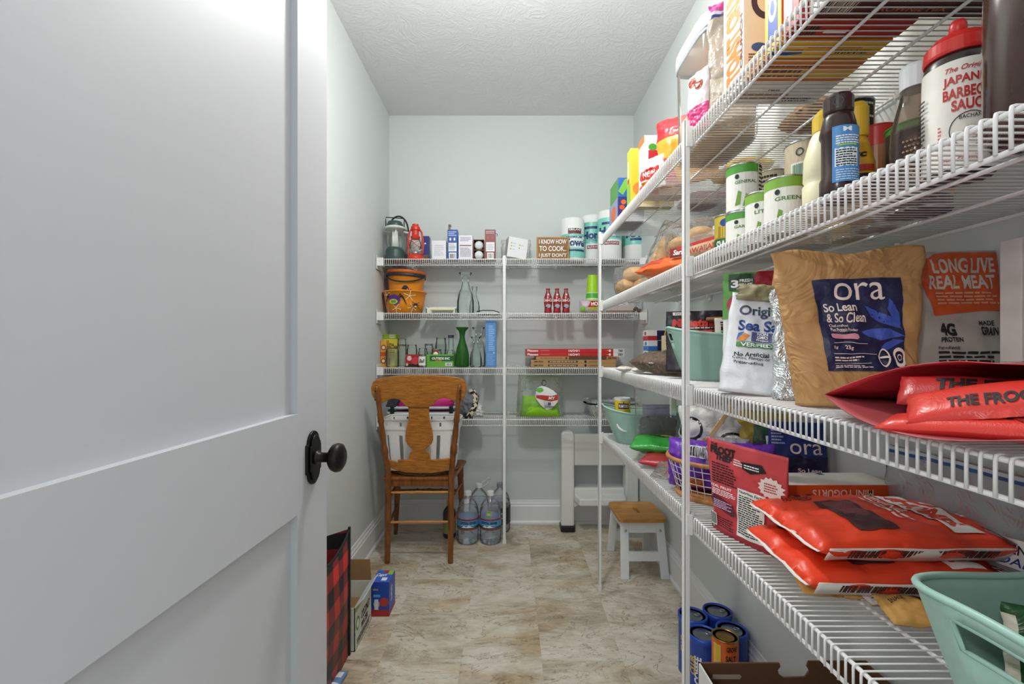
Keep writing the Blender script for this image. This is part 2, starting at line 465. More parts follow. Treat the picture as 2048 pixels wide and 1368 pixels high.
def pouch(name, label, loc, rot, w_, h_, d, mat, style='stand', wt=1., wb=1., amp=.004, seed=0., prints=(), lean=0., cat='bag',
          group=None, nu=24, nv=28, k=5., part='bag_body', top=None, bulge=.55, parent=None, flop=0., ploc=None, poff=.0010):
    def P(u, v, side):
        e = max(0., 1-abs(2*u-1)**3)
        ww = w_*(wb + (wt-wb)*v)
        x = (u-.5)*ww
        if style == 'stand': tt = d/2*(1-v)**.75*(.25+.75*e**.5) if v < 1 else 0
        elif style == 'log': tt = d/2*min(1, (min(v, 1-v)*7))**.5*e**.5
        else: tt = d/2*max(0., math.sin(PI*min(1, max(0, v))))**bulge*e**bulge
        n = noise.noise(Vector((u*k, v*k*h_/w_, seed+side*3.1))) + .5*noise.noise(Vector((u*k*2.3, v*k*2.3*h_/w_, seed+9+side)))
        z = v*h_
        if top and v > .8: z += top(u)*(v-.8)/.2
        y = side*(tt + .0006) + amp*n*(.35+.65*e)*(1 if style != 'log' else .7)
        x += amp*.7*noise.noise(Vector((v*7, seed, side*.0)))*(1-e)
        y += lean*v**1.6 + flop*max(0, v-.7)**2
        return Vector((x, y, z))
    V, F = [], []
    for side in (-1, 1):
        for j in range(nv+1):
            for i in range(nu+1): V.append(P(i/nu, j/nv, side))
    N = (nu+1)*(nv+1)
    for j in range(nv):
        for i in range(nu):
            a = j*(nu+1)+i
            F.append((a, a+1, a+nu+2, a+nu+1)); F.append((N+a+1, N+a, N+a+nu+1, N+a+nu+2))
        a, b = j*(nu+1), (j+1)*(nu+1)
        F.append((a, b, N+b, N+a)); F.append((a+nu, N+a+nu, N+b+nu, b+nu))
    for i in range(nu):
        F.append((i+1, i, N+i, N+i+1)); a = nv*(nu+1)+i; F.append((a, a+1, N+a+1, N+a))
    t = parent or thing(name, label, cat, loc, rot, group)
    body = mesh(part, (V, F), mat, t, smooth=True, loc=ploc)
    def fn(x, y, o):
        u = min(1, max(0, x/w_+.5)); v = min(1, max(0, y/h_+.5))
        e_ = .004
        p = P(u, v, -1); du = P(min(1, u+e_), v, -1)-P(max(0, u-e_), v, -1); dv = P(u, min(1, v+e_), -1)-P(u, max(0, v-e_), -1)
        n = du.cross(dv)
        if n.length > 1e-12: n.normalize()
        else: n = Vector((0, -1, 0))
        return tuple(p + n*o)
    if prints: put(body, Surf(fn, w_, h_, w_/26), prints, poff)
    return t
def tub(name, label, loc, rot, a, b, h, mat, rise=.035, n_=3., cat='tub', group=None):
    t = thing(name, label, cat, loc, rot, group)
    N = 72; rows = [0, .06, .3, .55, .74, .82, .9, 1.]
    def pt(th, v):
        c, s = math.cos(th), math.sin(th)
        q = (abs(c)**n_ + abs(s)**n_)**(-1/n_)
        fl = .70 + .30*v**.85
        hz = h + rise*abs(c)**2.2
        return (a*fl*q*c*(1 + (.06*abs(c)**4*v if True else 0)), b*fl*q*s, v*hz)
    V, F = [], []
    for v in rows:
        for i in range(N): V.append(pt(2*PI*i/N, v))
    for r in range(len(rows)-1):
        for i in range(N):
            ang = (360*(i+.5)/N + 180) % 360 - 180
            if rows[r] in (.74, .82) and (abs(ang) < 17 or abs(abs(ang)-180) < 17): continue
            j = (i+1) % N
            F.append((r*N+i, r*N+j, (r+1)*N+j, (r+1)*N+i))
    F.append(tuple(reversed(range(N))))
    mesh('tub_wall', (V, F), mat, t, smooth=True, solid=.003)
    mesh('rim', tube([pt(2*PI*i/N, 1.) for i in range(N)], .0042, 8, True), mat, t, smooth=True)
    for sgn in (0, PI):
        pts = [pt(sgn + R(x), .735) for x in range(-16, 17, 4)] + [pt(sgn+R(x), .9) for x in range(16, -17, -4)]
        mesh('handle_edge', tube(pts, .0026, 6, True), mat, t, smooth=True)
    for v in (.34, .42, .50):
        mesh('rib', tube([pt(2*PI*i/N, v) for i in range(N)], .0012, 5, True), mat, t, smooth=True)
    return t
def bottle(name, label, loc, prof, mat, rot=0., cap=None, capmat=None, bands=(), prints=(), fill=None, fillmat=None, cat='bottle', group=None, sy=1., seg=28, r0=None, extra=None):
    t = thing(name, label, cat, loc, rot, group)
    bb = mesh('bottle_body', lathe(prof, seg, sy=sy), mat, t, smooth=True)
    if cap: mesh('cap', lathe(cap, seg, sy=sy), capmat, t, smooth=False, bevel=.0008)
    if fill: mesh('contents', lathe(fill, seg, sy=sy), fillmat, t, smooth=True)
    def rad(z):
        for (ra, za), (rb, zb) in zip(prof, prof[1:]):
            if min(za, zb) <= z <= max(za, zb) and zb != za: return ra + (rb-ra)*(z-za)/(zb-za)
        return prof[0][0]
    for m, z0, z1 in bands:
        ks = 6
        mesh('label_band', lathe([(rad(z0+(z1-z0)*k/ks)+.0006, z0+(z1-z0)*k/ks) for k in range(ks+1)], seg, close=False, sy=sy), m, t, smooth=True)
    if prints:
        z0, z1, r0 = prints[0]
        base = cylsurf(r0, z1-z0, z0, math.atan2(-loc[1], -loc[0])-rot+.1, rf=rad)
        s2 = Surf(lambda x, y, o: (lambda p: (p[0], p[1]*sy, p[2]))(base.fn(x, y, o)), base.W, base.H, base.res)
        put(bb, s2, prints[1], .0010)
    return t
# ================================================================== the setting
def struct(name, g, mat, parent=None, **k):
    o = mesh(name, g, mat, parent, **k)
    if not parent: o['kind'] = 'structure'
    return o
fl = struct('floor', box(XL-.1, XR+.1, -1.6, YB+.1, -.06, -.0035), C('#6f665a', .8))
TM = stone_mat()
tw, tl = .3048, .6096
tile0 = None
for ci in range(-6, 8):
    x0 = -.177 + ci*tw; x1 = x0+tw
    if x1 < XL or x0 > XR: continue
    for ri in range(-4, 5):
        y0 = 2.03 + ri*tl + (0 if ci % 2 == 0 else .305); y1 = y0+tl
        if y1 < -.9 or y0 > YB: continue
        a, b_, c, d = max(x0, XL)+.0001, min(x1, XR)-.0001, y0+.0001, min(y1, YB)-.0001
        cx, cy = (a+b_)/2, (c+d)/2
        tobj = mesh('tile', box(a-cx, b_-cx, c-cy, d-cy, -.0035, 0), TM, fl, loc=(cx, cy, 0), bevel=.0004)
wb = struct('wall_back', box(XL-.1, XR+.1, YB, YB+.1, 0, ZC), WALL)
wl = struct('wall_left', box(XL-.1, XL, YF, YB, 0, ZC), WALL)
wr = struct('wall_right', box(XR, XR+.1, YF, YB, 0, ZC), WALL)
DX0, DX1, DZ = -.425, .335, 2.05     # doorway
wf = struct('wall_front', J(box(XL-.1, DX0, YF-.12, YF, 0, ZC), box(DX1, XR+.1, YF-.12, YF, 0, ZC), box(DX0, DX1, YF-.12, YF, DZ, ZC)), WALL)
ce = struct('ceiling', box(XL-.1, XR+.1, YF-.12, YB+.1, ZC, ZC+.08), ceiling_mat())
# baseboards with a stepped cap and a shoe moulding
BP = [(0, 0), (.024, 0), (.024, .012), (.018, .020), (.014, .022), (.014, .118), (.010, .124), (.010, .134), (.006, .142), (.004, .158), (0, .158)]
def baseboard(name, p0, p1, nrm):
    d = Vector((p1[0]-p0[0], p1[1]-p0[1])); n = len(BP); V = []
    for q in (p0, p1):
        for off, z in BP: V.append((q[0]+nrm[0]*off, q[1]+nrm[1]*off, z))
    F = [(i, (i+1) % n, n+(i+1) % n, n+i) for i in range(n)] + [tuple(range(n)), tuple(reversed(range(n, 2*n)))]
    return struct(name, (V, F), TRIM)
baseboard('baseboard_back', (XL, YB), (XR, YB), (0, -1))
baseboard('baseboard_left', (XL, YF), (XL, YB), (1, 0))
baseboard('baseboard_right', (XR, YF), (XR, YB), (-1, 0))
# door casing and jamb
struct('trim_1', J(box(DX0-.06, DX0, YF, YF+.012, 0, DZ+.06), box(DX1, DX1+.06, YF, YF+.012, 0, DZ+.06), box(DX0, DX1, YF, YF+.012, DZ, DZ+.06)), TRIM, bevel=.003)
struct('trim_2', J(box(DX0, DX0+.018, YF-.12, YF, 0, DZ), box(DX1-.018, DX1, YF-.12, YF, 0, DZ), box(DX0+.018, DX1-.018, YF-.12, YF, DZ-.018, DZ)), TRIM)

# ------------------------------------------------------------------ the open door (hinged by the camera, swung against the aisle)
door = bpy.data.objects.new('door_1', None); COL.objects.link(door)
door['kind'] = 'structure'; door['label'] = 'white two panel door standing open on the left'
ang = math.atan2(.921-.215, -.365+.40)      # along the face
door.location = (-.365, .921, 0); door.rotation_euler = (0, 0, ang)
# local frame: +x runs out of the free edge, body from x=-0.705 to 0, visible face at y=0 turned towards the aisle (local -y)
DWd, DT, DH = .705, .035, 2.03
st = .115
def dbox(x0, x1, y0, y1, z0, z1): return box(x0, x1, y0, y1, z0, z1)
mesh('stile', dbox(-st, 0, 0, DT, .01, DH), DOOR, door)
mesh('stile', dbox(-DWd, -DWd+st, 0, DT, .01, DH), DOOR, door)
mesh('rail', dbox(-DWd+st, -st, 0, DT, .01, .24), DOOR, door)
mesh('rail', dbox(-DWd+st, -st, 0, DT, .889, 1.067), DOOR, door)
mesh('rail', dbox(-DWd+st, -st, 0, DT, DH-.115, DH), DOOR, door)
mesh('panel', dbox(-DWd+st, -st, .0125, DT-.0125, .24, .889), DOOR, door)
mesh('panel', dbox(-DWd+st, -st, .0125, DT-.0125, 1.067, DH-.115), DOOR, door)
# knob: arched oil-rubbed bronze rose, neck and oval knob
knob = bpy.data.objects.new('door_knob', None); COL.objects.link(knob); knob.parent = door
knob.location = (-.062, 0, .978); knob['label'] = 'oil rubbed bronze knob on an arched rose'
def arch(hw, hh, n=10):
    P = [(-hw*1.0, -hh*.55), (-hw, hh*.55)]
    P = []
    for k in range(n+1):
        a = PI - PI*k/n; P.append((hw*.80*math.cos(a), hh*.55 + hh*.45*math.sin(a)))
    P += [(hw, hh*.55), (hw, -hh*.55)]
    for k in range(n+1):
        a = -PI*k/n; P.append((hw*.80*math.cos(a), -hh*.55 + hh*.45*math.sin(a)))
    P += [(-hw, -hh*.55), (-hw, hh*.55)]
    return P
mesh('rose', prism(list(reversed(arch(.027, .050))), -.005, 0), BRONZE, knob, bevel=.0015)
mesh('rose_centre', prism(list(reversed(arch(.020, .043))), -.009, -.005), BRONZE, knob, bevel=.0015)
def yl(prof, seg=28, sx=1., sz=1.):
    V, F = lathe(prof, seg); return [(x*sx, -z, y*sz) for x, y, z in V], F
mesh('knob_neck', yl([(.013, .008), (.013, .012), (.0095, .014), (.009, .030), (.012, .033), (.012, .036)]), BRONZE, knob, smooth=True)
mesh('knob_grip', yl([(.010, .034), (.018, .036), (.0245, .041), (.027, .048), (.0255, .055), (.018, .060), (0, .0615)], 32), BRONZE, knob, smooth=True)

# ------------------------------------------------------------------ wire shelves
LIP = .042; RW = .0014; RR = .0031; PITCH = .0137
def side_shelf(z, label, name='wire_shelf'):
    t = thing(name, label, 'shelf', (SHX, .235, z), 0, 'white wire shelves along the right wall')
    Lr, Dp = 2.235-.235+.012, XR-SHX-.004
    o = None
    n = int(Lr/PITCH)
    # wires run front to back and bend down over the lip
    zc = -RW
    w0 = mesh('wire', tube([(Dp, 0, zc), (.004, 0, zc), (.0008, 0, zc-.0012), (0, 0, zc-.005), (0, 0, -LIP)], RW, 6, rf=lambda s: RW if s < .4 else .0019), WIRE, t, smooth=True, loc=(0, .006, 0))
    for i in range(1, n+1): share(w0, t, (0, .006+i*PITCH, 0))
    def rod(x, zz, nm):
        mesh(nm, tube([(x, 0, zz), (x, Lr, zz)], RR, 8), WIRE, t, smooth=True)
    rod(.0055, -RW*2-RR, 'front_rod'); rod(.0048, -LIP, 'lip_rod'); rod(.13, -RW*2-RR, 'support_rod'); rod(.26, -RW*2-RR, 'support_rod'); rod(Dp-.004, -RW*2-RR, 'back_rod')
    c0 = None
    for k in range(7):
        y = .12+k*.31
        if c0 is None: c0 = mesh('wall_clip', J(box(Dp-.014, Dp+.003, -.007, .007, -.017, .003), box(Dp-.004, Dp+.003, -.010, .010, -.03, .003)), PLAST, t, loc=(0, y, 0), bevel=.001)
        else: share(c0, t, (0, y, 0))
    return t
side_shelf(ZA, 'highest wire shelf on the right wall, seen from below, loaded with cereal')
side_shelf(ZB, 'second highest right wire shelf carrying cans, sauces and bread')
side_shelf(ZCs, 'right wire shelf at eye level carrying the brown paper bag')
side_shelf(ZD, 'lowest right wire shelf carrying orange bags and a wire basket')
def back_shelf(z, label):
    t = thing('wire_shelf', label, 'shelf', (XL+.004, YK, z), 0, 'white wire shelves across the back wall')
    Lr, Dp = XR-XL-.008, YB-YK-.004
    n = int((Lr-.04)/.0128); gs = []
    for i in range(n+1):
        x = .02+i*.0128
        gs.append(tube([(x, Dp, -RW), (x, .003, -RW), (x, 0, -RW-.004), (x, 0, -LIP)], RW, 5))
    mesh('wire_deck', J(*gs), WIRE, t, smooth=True, kind='stuff')
    def rod(y, zz, nm): mesh(nm, tube([(0, y, zz), (Lr, y, zz)], RR, 8), WIRE, t, smooth=True)
    rod(.0055, -RW*2-RR, 'front_rod'); rod(.0048, -LIP, 'lip_rod'); rod(.15, -RW*2-RR, 'support_rod'); rod(Dp-.004, -RW*2-RR, 'back_rod')
    for x0, x1 in ((0, .042), (Lr-.042, Lr)):
        mesh('end_bracket', J(box(x0, x1, -.006, .0, -.048, .002), box(x0, x1, -.006, .04, -.048, -.045),
             box(0 if x0 == 0 else Lr-.004, .004 if x0 == 0 else Lr, -.012, .10, -.066, .018)), PLAST, t, bevel=.0012)
    for k in range(5): mesh('wall_clip', box(.15+k*.32, .164+k*.32, Dp-.012, Dp+.003, -.018, .003), PLAST, t, bevel=.001)
    return t
back_shelf(ZK[0], 'top back wall wire shelf holding lanterns, bulb boxes and paper towels')
back_shelf(ZK[1], 'second back wall wire shelf holding orange buckets and cola bottles')
back_shelf(ZK[2], 'third back wall wire shelf holding jars, carafes and flat boxes')
back_shelf(ZK[3], 'lowest back wall wire shelf holding lime green plates and foil pans')
def post(label, x, y, h, facing, zs):
    t = thing('shelf_post', label, 'post', (x, y, 0), facing, 'white shelf support posts')
    mesh('channel', J(box(-.010, .010, -.0075, -.005, .012, h), box(-.010, -.0075, -.0075, .006, .012, h), box(.0075, .010, -.0075, .006, .012, h)), WIRE, t, bevel=.0008)
    mesh('foot', box(-.0115, .0115, -.009, .0075, 0, .022), PLAST, t, bevel=.001)
    for z in zs:
        mesh('shelf_clip', J(box(-.0135, .0135, -.0035, .0125, z-.047, z+.004), box(-.006, .006, .010, .018, z-.012, z+.006)), PLAST, t, bevel=.001)
    return t
post('near white shelf post in front of the right shelves', SHX-.0125, 1.1525, 1.752, -PI/2, (ZA, ZB, ZCs, ZD))
post('far white shelf post at the end of the right shelves', SHX-.0125, 2.236, 1.746, -PI/2, (ZA, ZB, ZCs, ZD))
post('white shelf post in front of the back wall shelves, beside the water jugs', -.022, YK-.0125, 1.737, 0., ZK)

# ------------------------------------------------------------------ ceiling lamp inside the room (above the frame) and an added fill lamp behind the camera, placed to light the shelves past the door
def pendant(label, x, y, power, drop):
    t = thing('ceiling_light', label, 'light', (x, y, ZC))
    mesh('base_plate', lathe([(.0, -.001), (.065, -.001), (.065, -.016), (.05, -.022), (0, -.022)], 32), WHITE, t)
    mesh('stem', lathe([(.006, -.02), (.006, -drop+.11), (.026, -drop+.105), (.026, -drop+.09), (0, -drop+.09)], 16), WHITE, t)
    mesh('globe', lathe([(.03, -drop+.095), (.07, -drop+.075), (.10, -drop+.02), (.10, -drop-.02), (.07, -drop-.075), (0, -drop-.10)], 32, close=False), GLASS, t, smooth=True)
    b = mesh('bulb', lathe([(0, -drop+.09), (.014, -drop+.088), (.014, -drop+.05), (.028, -drop+.015), (.024, -drop-.015), (0, -drop-.026)], 20), emit('lit_bulb', (1, .975, .95, 1), 8.), t, smooth=True)
    l = bpy.data.lights.new('bulb_light', 'POINT'); l.shadow_soft_size = .07; l.energy = power; l.color = (1, .975, .955)
    o = bpy.data.objects.new('bulb_light', l); COL.objects.link(o); o.location = (0, 0, -drop-.01); o.parent = t
pendant('clear glass globe lamp hanging from the pantry ceiling', 0., 1.32, LAMP_W, .38)
pendant('added unseen fill lamp outside the doorway, brightening the right shelves', -1.25, -1.15, HALL_FILL_W, .55)
# ================================================================== chair, basket, stools, floor things
OAK = wood('golden_oak', '#8a5019', '#c98534', 14, .35, (1.2, 1, 9)); OAKD = wood('oak_turnings', '#5e3413', '#98591f', 10, .4, (6, 6, 1))
def chair():
    t = thing('dining_chair', 'golden oak pressed back chair with vase splat, seen from behind', 'chair', (-.487, 2.70, 0))
    ox, oy = -.487, 2.70
    def ych(z): return 2.52 - max(0, z-.45)*.17
    def cp(zx, zy):                         # outline drawn on a plane that leans back like the chair back
        px, py = 720+zx/3.3375, 730+zy/3.3366
        Y = 2.5
        for _ in range(4): z = wz(py, Y); Y = ych(z)
        return wx(px, Y)-ox, z
    crest = [(110, 95), (85, 115), (72, 150), (75, 190), (90, 222), (112, 246), (140, 258), (165, 245), (195, 230), (230, 225), (262, 232), (285, 255), (300, 272), (320, 282),
             (460, 282), (485, 268), (505, 240), (530, 225), (560, 220), (600, 228), (625, 245), (655, 252), (680, 240), (700, 205), (712, 160), (705, 120), (690, 98), (660, 85), (600, 76), (500, 70), (390, 68), (260, 72), (150, 84)]
    splat = [(318, 278), (322, 330), (318, 380), (305, 430), (300, 480), (302, 510), (315, 535), (335, 555), (350, 565), (345, 575), (330, 590), (325, 610), (322, 640), (468, 640), (466, 610), (462, 592), (445, 575), (437, 562), (455, 548), (475, 530), (486, 500), (485, 470), (478, 430), (465, 380), (458, 330), (460, 278)]
    def board(name, pts, th, mat, yo=0., curve=0.):
        P = [cp(*p) for p in pts]; n = len(P)
        V = []
        for s in (0, 1):
            for x, z in P: V.append((x, ych(z)-oy+yo+s*th + curve*((x/.25)**2), z))
        F = [tuple(range(n)), tuple(reversed(range(n, 2*n)))] + [((i+1) % n, i, n+i, n+(i+1) % n) for i in range(n)]
        return mesh(name, (V, F), mat, t, bevel=.004)
    board('crest_rail', crest, .022, OAK)
    board('splat', splat, .012, OAK, .008)
    # turned rear posts from floor to crest
    def turned(name, pts, radii, parent=t, mat=OAKD, seg=14, n=60):
        P = [Vector(p) for p in pts]
        L = [0]
        for a, b in zip(P, P[1:]): L.append(L[-1]+(b-a).length)
        def at(s):
            d = s*L[-1]
            for i in range(len(P)-1):
                if d <= L[i+1] or i == len(P)-2:
                    f = (d-L[i])/(L[i+1]-L[i]); return P[i].lerp(P[i+1], min(1, f))
        def rad(s):
            for (a, ra), (b, rb) in zip(radii, radii[1:]):
                if a <= s <= b: return ra+(rb-ra)*(s-a)/(b-a)
            return radii[-1][1]
        return mesh(name, tube([at(i/n) for i in range(n+1)], .01, seg, rf=rad), mat, parent, smooth=True)
    RP = [(0, .0145), (.30, .0175), (.52, .0165), (.60, .014), (.612, .019), (.622, .019), (.628, .0145), (.634, .0195), (.645, .0195), (.66, .0135), (.72, .0165), (.79, .013), (.797, .0175), (.806, .0175), (.812, .0125), (.82, .0175), (.828, .0175), (.84, .0125), (.92, .0135), (.97, .0125), (1, .006)]
    lf, rf_ = cp(185, 1320), cp(605, 1300)
    ls, rs = cp(192, 740), cp(610, 735); lm, rm = cp(163, 545), cp(632, 525); lt_, rt_ = cp(113, 135), cp(667, 130)
    for f, s, m, e in ((lf, ls, lm, lt_), (rf_, rs, rm, rt_)):
        turned('rear_post', [(f[0], ych(0)-oy-.008, 0), (s[0], ych(.45)-oy-.008, s[1]), (m[0], ych(m[1])-oy-.008, m[1]), (e[0], ych(e[1])-oy-.008, e[1])], RP)
        for k in (.93, .965):
            z = s[1] + (e[1]-s[1])*((k-.45)/.55)
        for dz in (.03, .075):
            mesh('screw', xf(lathe([(.005, 0), (.004, .002), (0, .0025)], 10), lambda x, y, z: (x, -z, y)), BLACK, t, smooth=True, loc=(e[0]+(.003 if e[0] > 0 else -.003), ych(e[1])-oy-.021, e[1]-dz))
    a, b = cp(190, 672), cp(610, 668)
    board('lower_back_rail', [(190, 632), (255, 652), (250, 632), (430, 640), (608, 622), (608, 690), (560, 712), (480, 722), (400, 724), (300, 718), (230, 700), (192, 682)], .018, OAK, .0)
    mesh('seat_rail', box(ls[0], rs[0], -.185, -.165, .418, .455), OAKD, t, bevel=.003)
    seat = [(-.20, -.19), (.19, -.19), (.225, .19), (.20, .205), (-.215, .205), (-.235, .19)]
    mesh('seat', prism_z(seat, .452, .470), OAKD, t, bevel=.006)
    FL = [(0, .012), (.1, .013), (.5, .017), (.8, .019), (.86, .023), (.88, .016), (.9, .022), (1, .020)]
    for x, xs in ((-.225, -.2), (.2, .185)):
        turned('front_leg', [(x, .20, 0), (xs, .175, .455)], FL, n=30)
    def ball(p0, p1, nm, mat=OAKD, r=.008):
        turned(nm, [p0, p1], [(0, r*.8), (.28, r), (.31, r*1.7), (.34, r), (.47, r*1.25), (.5, r*1.9), (.53, r*1.25), (.66, r), (.69, r*1.7), (.72, r), (1, r*.8)], n=60)
    ball((-.205, .185, .38), (.19, .185, .38), 'stretcher'); ball((-.21, .19, .28), (.193, .19, .28), 'stretcher')
    LTW = wood('pale_oak_rung', '#a86e2c', '#cf9348', 10, .4, (1, 8, 8))
    for z in (.385, .222):
        turned('stretcher', [(lf[0]+.01, -.187, z), (rf_[0]-.005, -.187, z+.003)], [(0, .006), (.5, .0085), (1, .006)], mat=LTW)
    for x0, x1 in ((lf[0], -.21), (rf_[0], .195)):
        for z in (.33, .19): turned('stretcher', [(x0, -.187, z), (x1, .185, z)], [(0, .006), (.5, .0085), (1, .006)])
    return t
chair()
# woven seat mat on the chair
def rings_mat():
    t = thing('seat_mat', 'braided brown and cream mat lying on the chair seat', 'mat', (-.487, 2.70, .470))
    pts = []
    for k in range(5):
        a, b = .19-.036*k, .165-.034*k
        pts.append(tube([(a*math.cos(q*PI/24)*(1+.02*math.sin(q*9)), b*math.sin(q*PI/24), .007+.003*math.sin(q*1.7+k)) for q in range(48)], .009, 6, True))
        mesh('braid', pts[-1], C(('#6d5337', '#c9bfa8', '#7d6242', '#b9ab90', '#5d4530')[k], .9, bump=.5, scale=140), t, smooth=True)
    return t
rings_mat()
def laundry_basket():
    t = thing('laundry_basket', 'white plastic slotted laundry basket standing on the oak chair seat', 'basket', (-.492, 2.658, .492))
    a, b, h, n = .218, .112, .285, 5.
    N = 160
    zs = [0, .02, .045, .2, .222, .232, .25, .272, .285]
    fl_ = [.86, .88, .89, .955, .965, 1.0, 1.0, 1.0, 1.01]
    def ang(i):
        return 2*PI*i/N
    def pt(i, k):
        c, s = math.cos(ang(i)), math.sin(ang(i)); q = (abs(c)**n+abs(s)**n)**(-1/n)
        return (a*q*c*fl_[k], b*q*s*fl_[k], zs[k])
    V = [pt(i, k) for k in range(len(zs)) for i in range(N)]; F = [tuple(reversed(range(N)))]
    for k in range(len(zs)-1):
        for i in range(N):
            x = pt(i, k)[0]
            if k == 2 and i % 8 in (3, 4): continue
            if k == 6 and i % 8 in (4,): continue
            j = (i+1) % N; F.append((k*N+i, k*N+j, (k+1)*N+j, (k+1)*N+i))
    mesh('basket_wall', (V, F), C('#f1f1ef', .4), t, smooth=False, solid=.0028)
    mesh('rim', tube([pt(i, 8) for i in range(N)], .005, 8, True), PLAST, t, smooth=True)
    return t
laundry_basket()
for i, (x, y, z, s, c) in enumerate(((-.60, 2.65, .72, .055, '#8e9296'), (-.46, 2.66, .715, .07, '#6c7075'), (-.36, 2.65, .715, .05, '#b9bcbf'))):
    pass
pouch('folded_cloth', 'grey and red folded cloths inside the white laundry basket', (-.60, 2.70, .735), (R(-90), 0, 0), .32, .14, .05, C('#8a8d90', .9, bump=.3), 'pillow', amp=.008, seed=3, cat='cloth')
bpy.data.objects['folded_cloth'].location = (-.49, 2.59, .735)

# two gallon water jugs and the others behind
JUG = clear('water_jug_plastic', '#fbfdff', .09, .16, .08)
WATER = clear('water_body', '#f8fbff', .12, .1, .05)
def jug(label, loc, rot=0., cap='#e9ebee', lab=True, dark=False, tilt=0.):
    t = thing('water_jug', label, 'jug', loc, (tilt, 0, rot), 'gallon water jugs on the floor')
    pr = [(0, .004), (.045, 0), (.060, .006), (.066, .02), (.062, .03), (.067, .042), (.063, .055), (.067, .068), (.065, .078), (.067, .09), (.067, .158), (.064, .166), (.067, .178), (.062, .192), (.064, .2), (.055, .228), (.040, .252), (.024, .270), (.019, .278), (.019, .292)]
    mesh('jug_body', lathe(pr, 32), JUG, t, smooth=True)
    mesh('water', lathe([(0, .006), (.043, .003), (.058, .008), (.0625, .02), (.0625, .16), (.060, .21), (0, .21)], 28), WATER, t, smooth=True)
    mesh('cap', lathe([(.0215, .282), (.0215, .305), (.019, .308), (0, .308)], 24), C(cap, .4), t, smooth=False, bevel=.001)
    if lab:
        mesh('label_band', lathe([(.0676, .092), (.0676, .156)], 32, close=False), C('#4a9bd4', .4), t, smooth=True)
        mesh('label_band', lathe([(.0680, .148), (.0680, .157)], 32, close=False), C('#a3262c', .4), t, smooth=True)
        mesh('label_band', lathe([(.0680, .092), (.0680, .099)], 32, close=False), C('#a3262c', .4), t, smooth=True)
        mesh('label_band', lathe([(.0680, .100), (.0680, .112)], 32, close=False), C('#2c5a41', .4), t, smooth=True)
        put(t, cylsurf(.068, .06, .094), [('text', C('#12203a', .5), 'CRYSTAL GEYSER', .5, .66, .24, .26, .03), ('lines', WHITE, .4, .44, .6, .52, 1),
            ('poly', C('#e9f3f8', .5), [(.40, .22), (.44, .42), (.47, .30), (.51, .46), (.55, .28), (.6, .22)])], .0008)
    return t
jug('front left water jug beside the oak chair leg', (wx(936, 2.79), 2.79, 0), .1)
j2 = jug('front right water jug with a round green sticker', (wx(981, 2.79), 2.79, 0), -.1)
put(j2, cylsurf(.0665, .1, .16), [('disc', C('#e8b824', .4), .5, .28, .042, .17), ('disc', C('#59b233', .4), .5, .28, .036, .145), ('lines', WHITE, .475, .2, .525, .36, 2)], .001)
j3 = jug('unlabelled water jug with a carrying handle, behind the front pair', (wx(958, 2.945), 2.945, 0), 0, '#dfe3e6', False)
mesh('carry_handle', tube([(-.022, 0, .285), (.0, -.004, .30), (.04, 0, .325), (.065, 0, .345), (.075, 0, .335), (.05, 0, .30), (.024, 0, .282)], .0045, 7, True), clear('handle_plastic', '#f2f4f5', .55, .2, .2), j3, smooth=True)
j4 = jug('water jug with a black label behind the shelf post', (wx(1000, 2.955), 2.955, 0), 0, '#8e9398', False)
mesh('label_band', lathe([(.0678, .06), (.0678, .165)], 32, close=False), C('#2e3238', .4), j4, smooth=True)
put(j4, cylsurf(.068, .1, .065), [('rect', WHITE, .52, .35, .58, .7), ('bars', INK, .525, .4, .575, .65, 6)], .001)
t = bottle('detergent_bottle', 'dark bottle with yellow cap half hidden behind the chair leg', (wx(899, 2.86), 2.86, 0), [(0, .002), (.036, 0), (.040, .01), (.040, .15), (.034, .17), (.018, .19), (.015, .20)], C('#3c3a3d', .3),
           cap=[(.017, .196), (.017, .222), (.013, .23), (0, .23)], capmat=C('#d9b22e', .4), bands=[(C('#9a9f6a', .4), .03, .10), (C('#2b2a55', .4), .012, .03)])

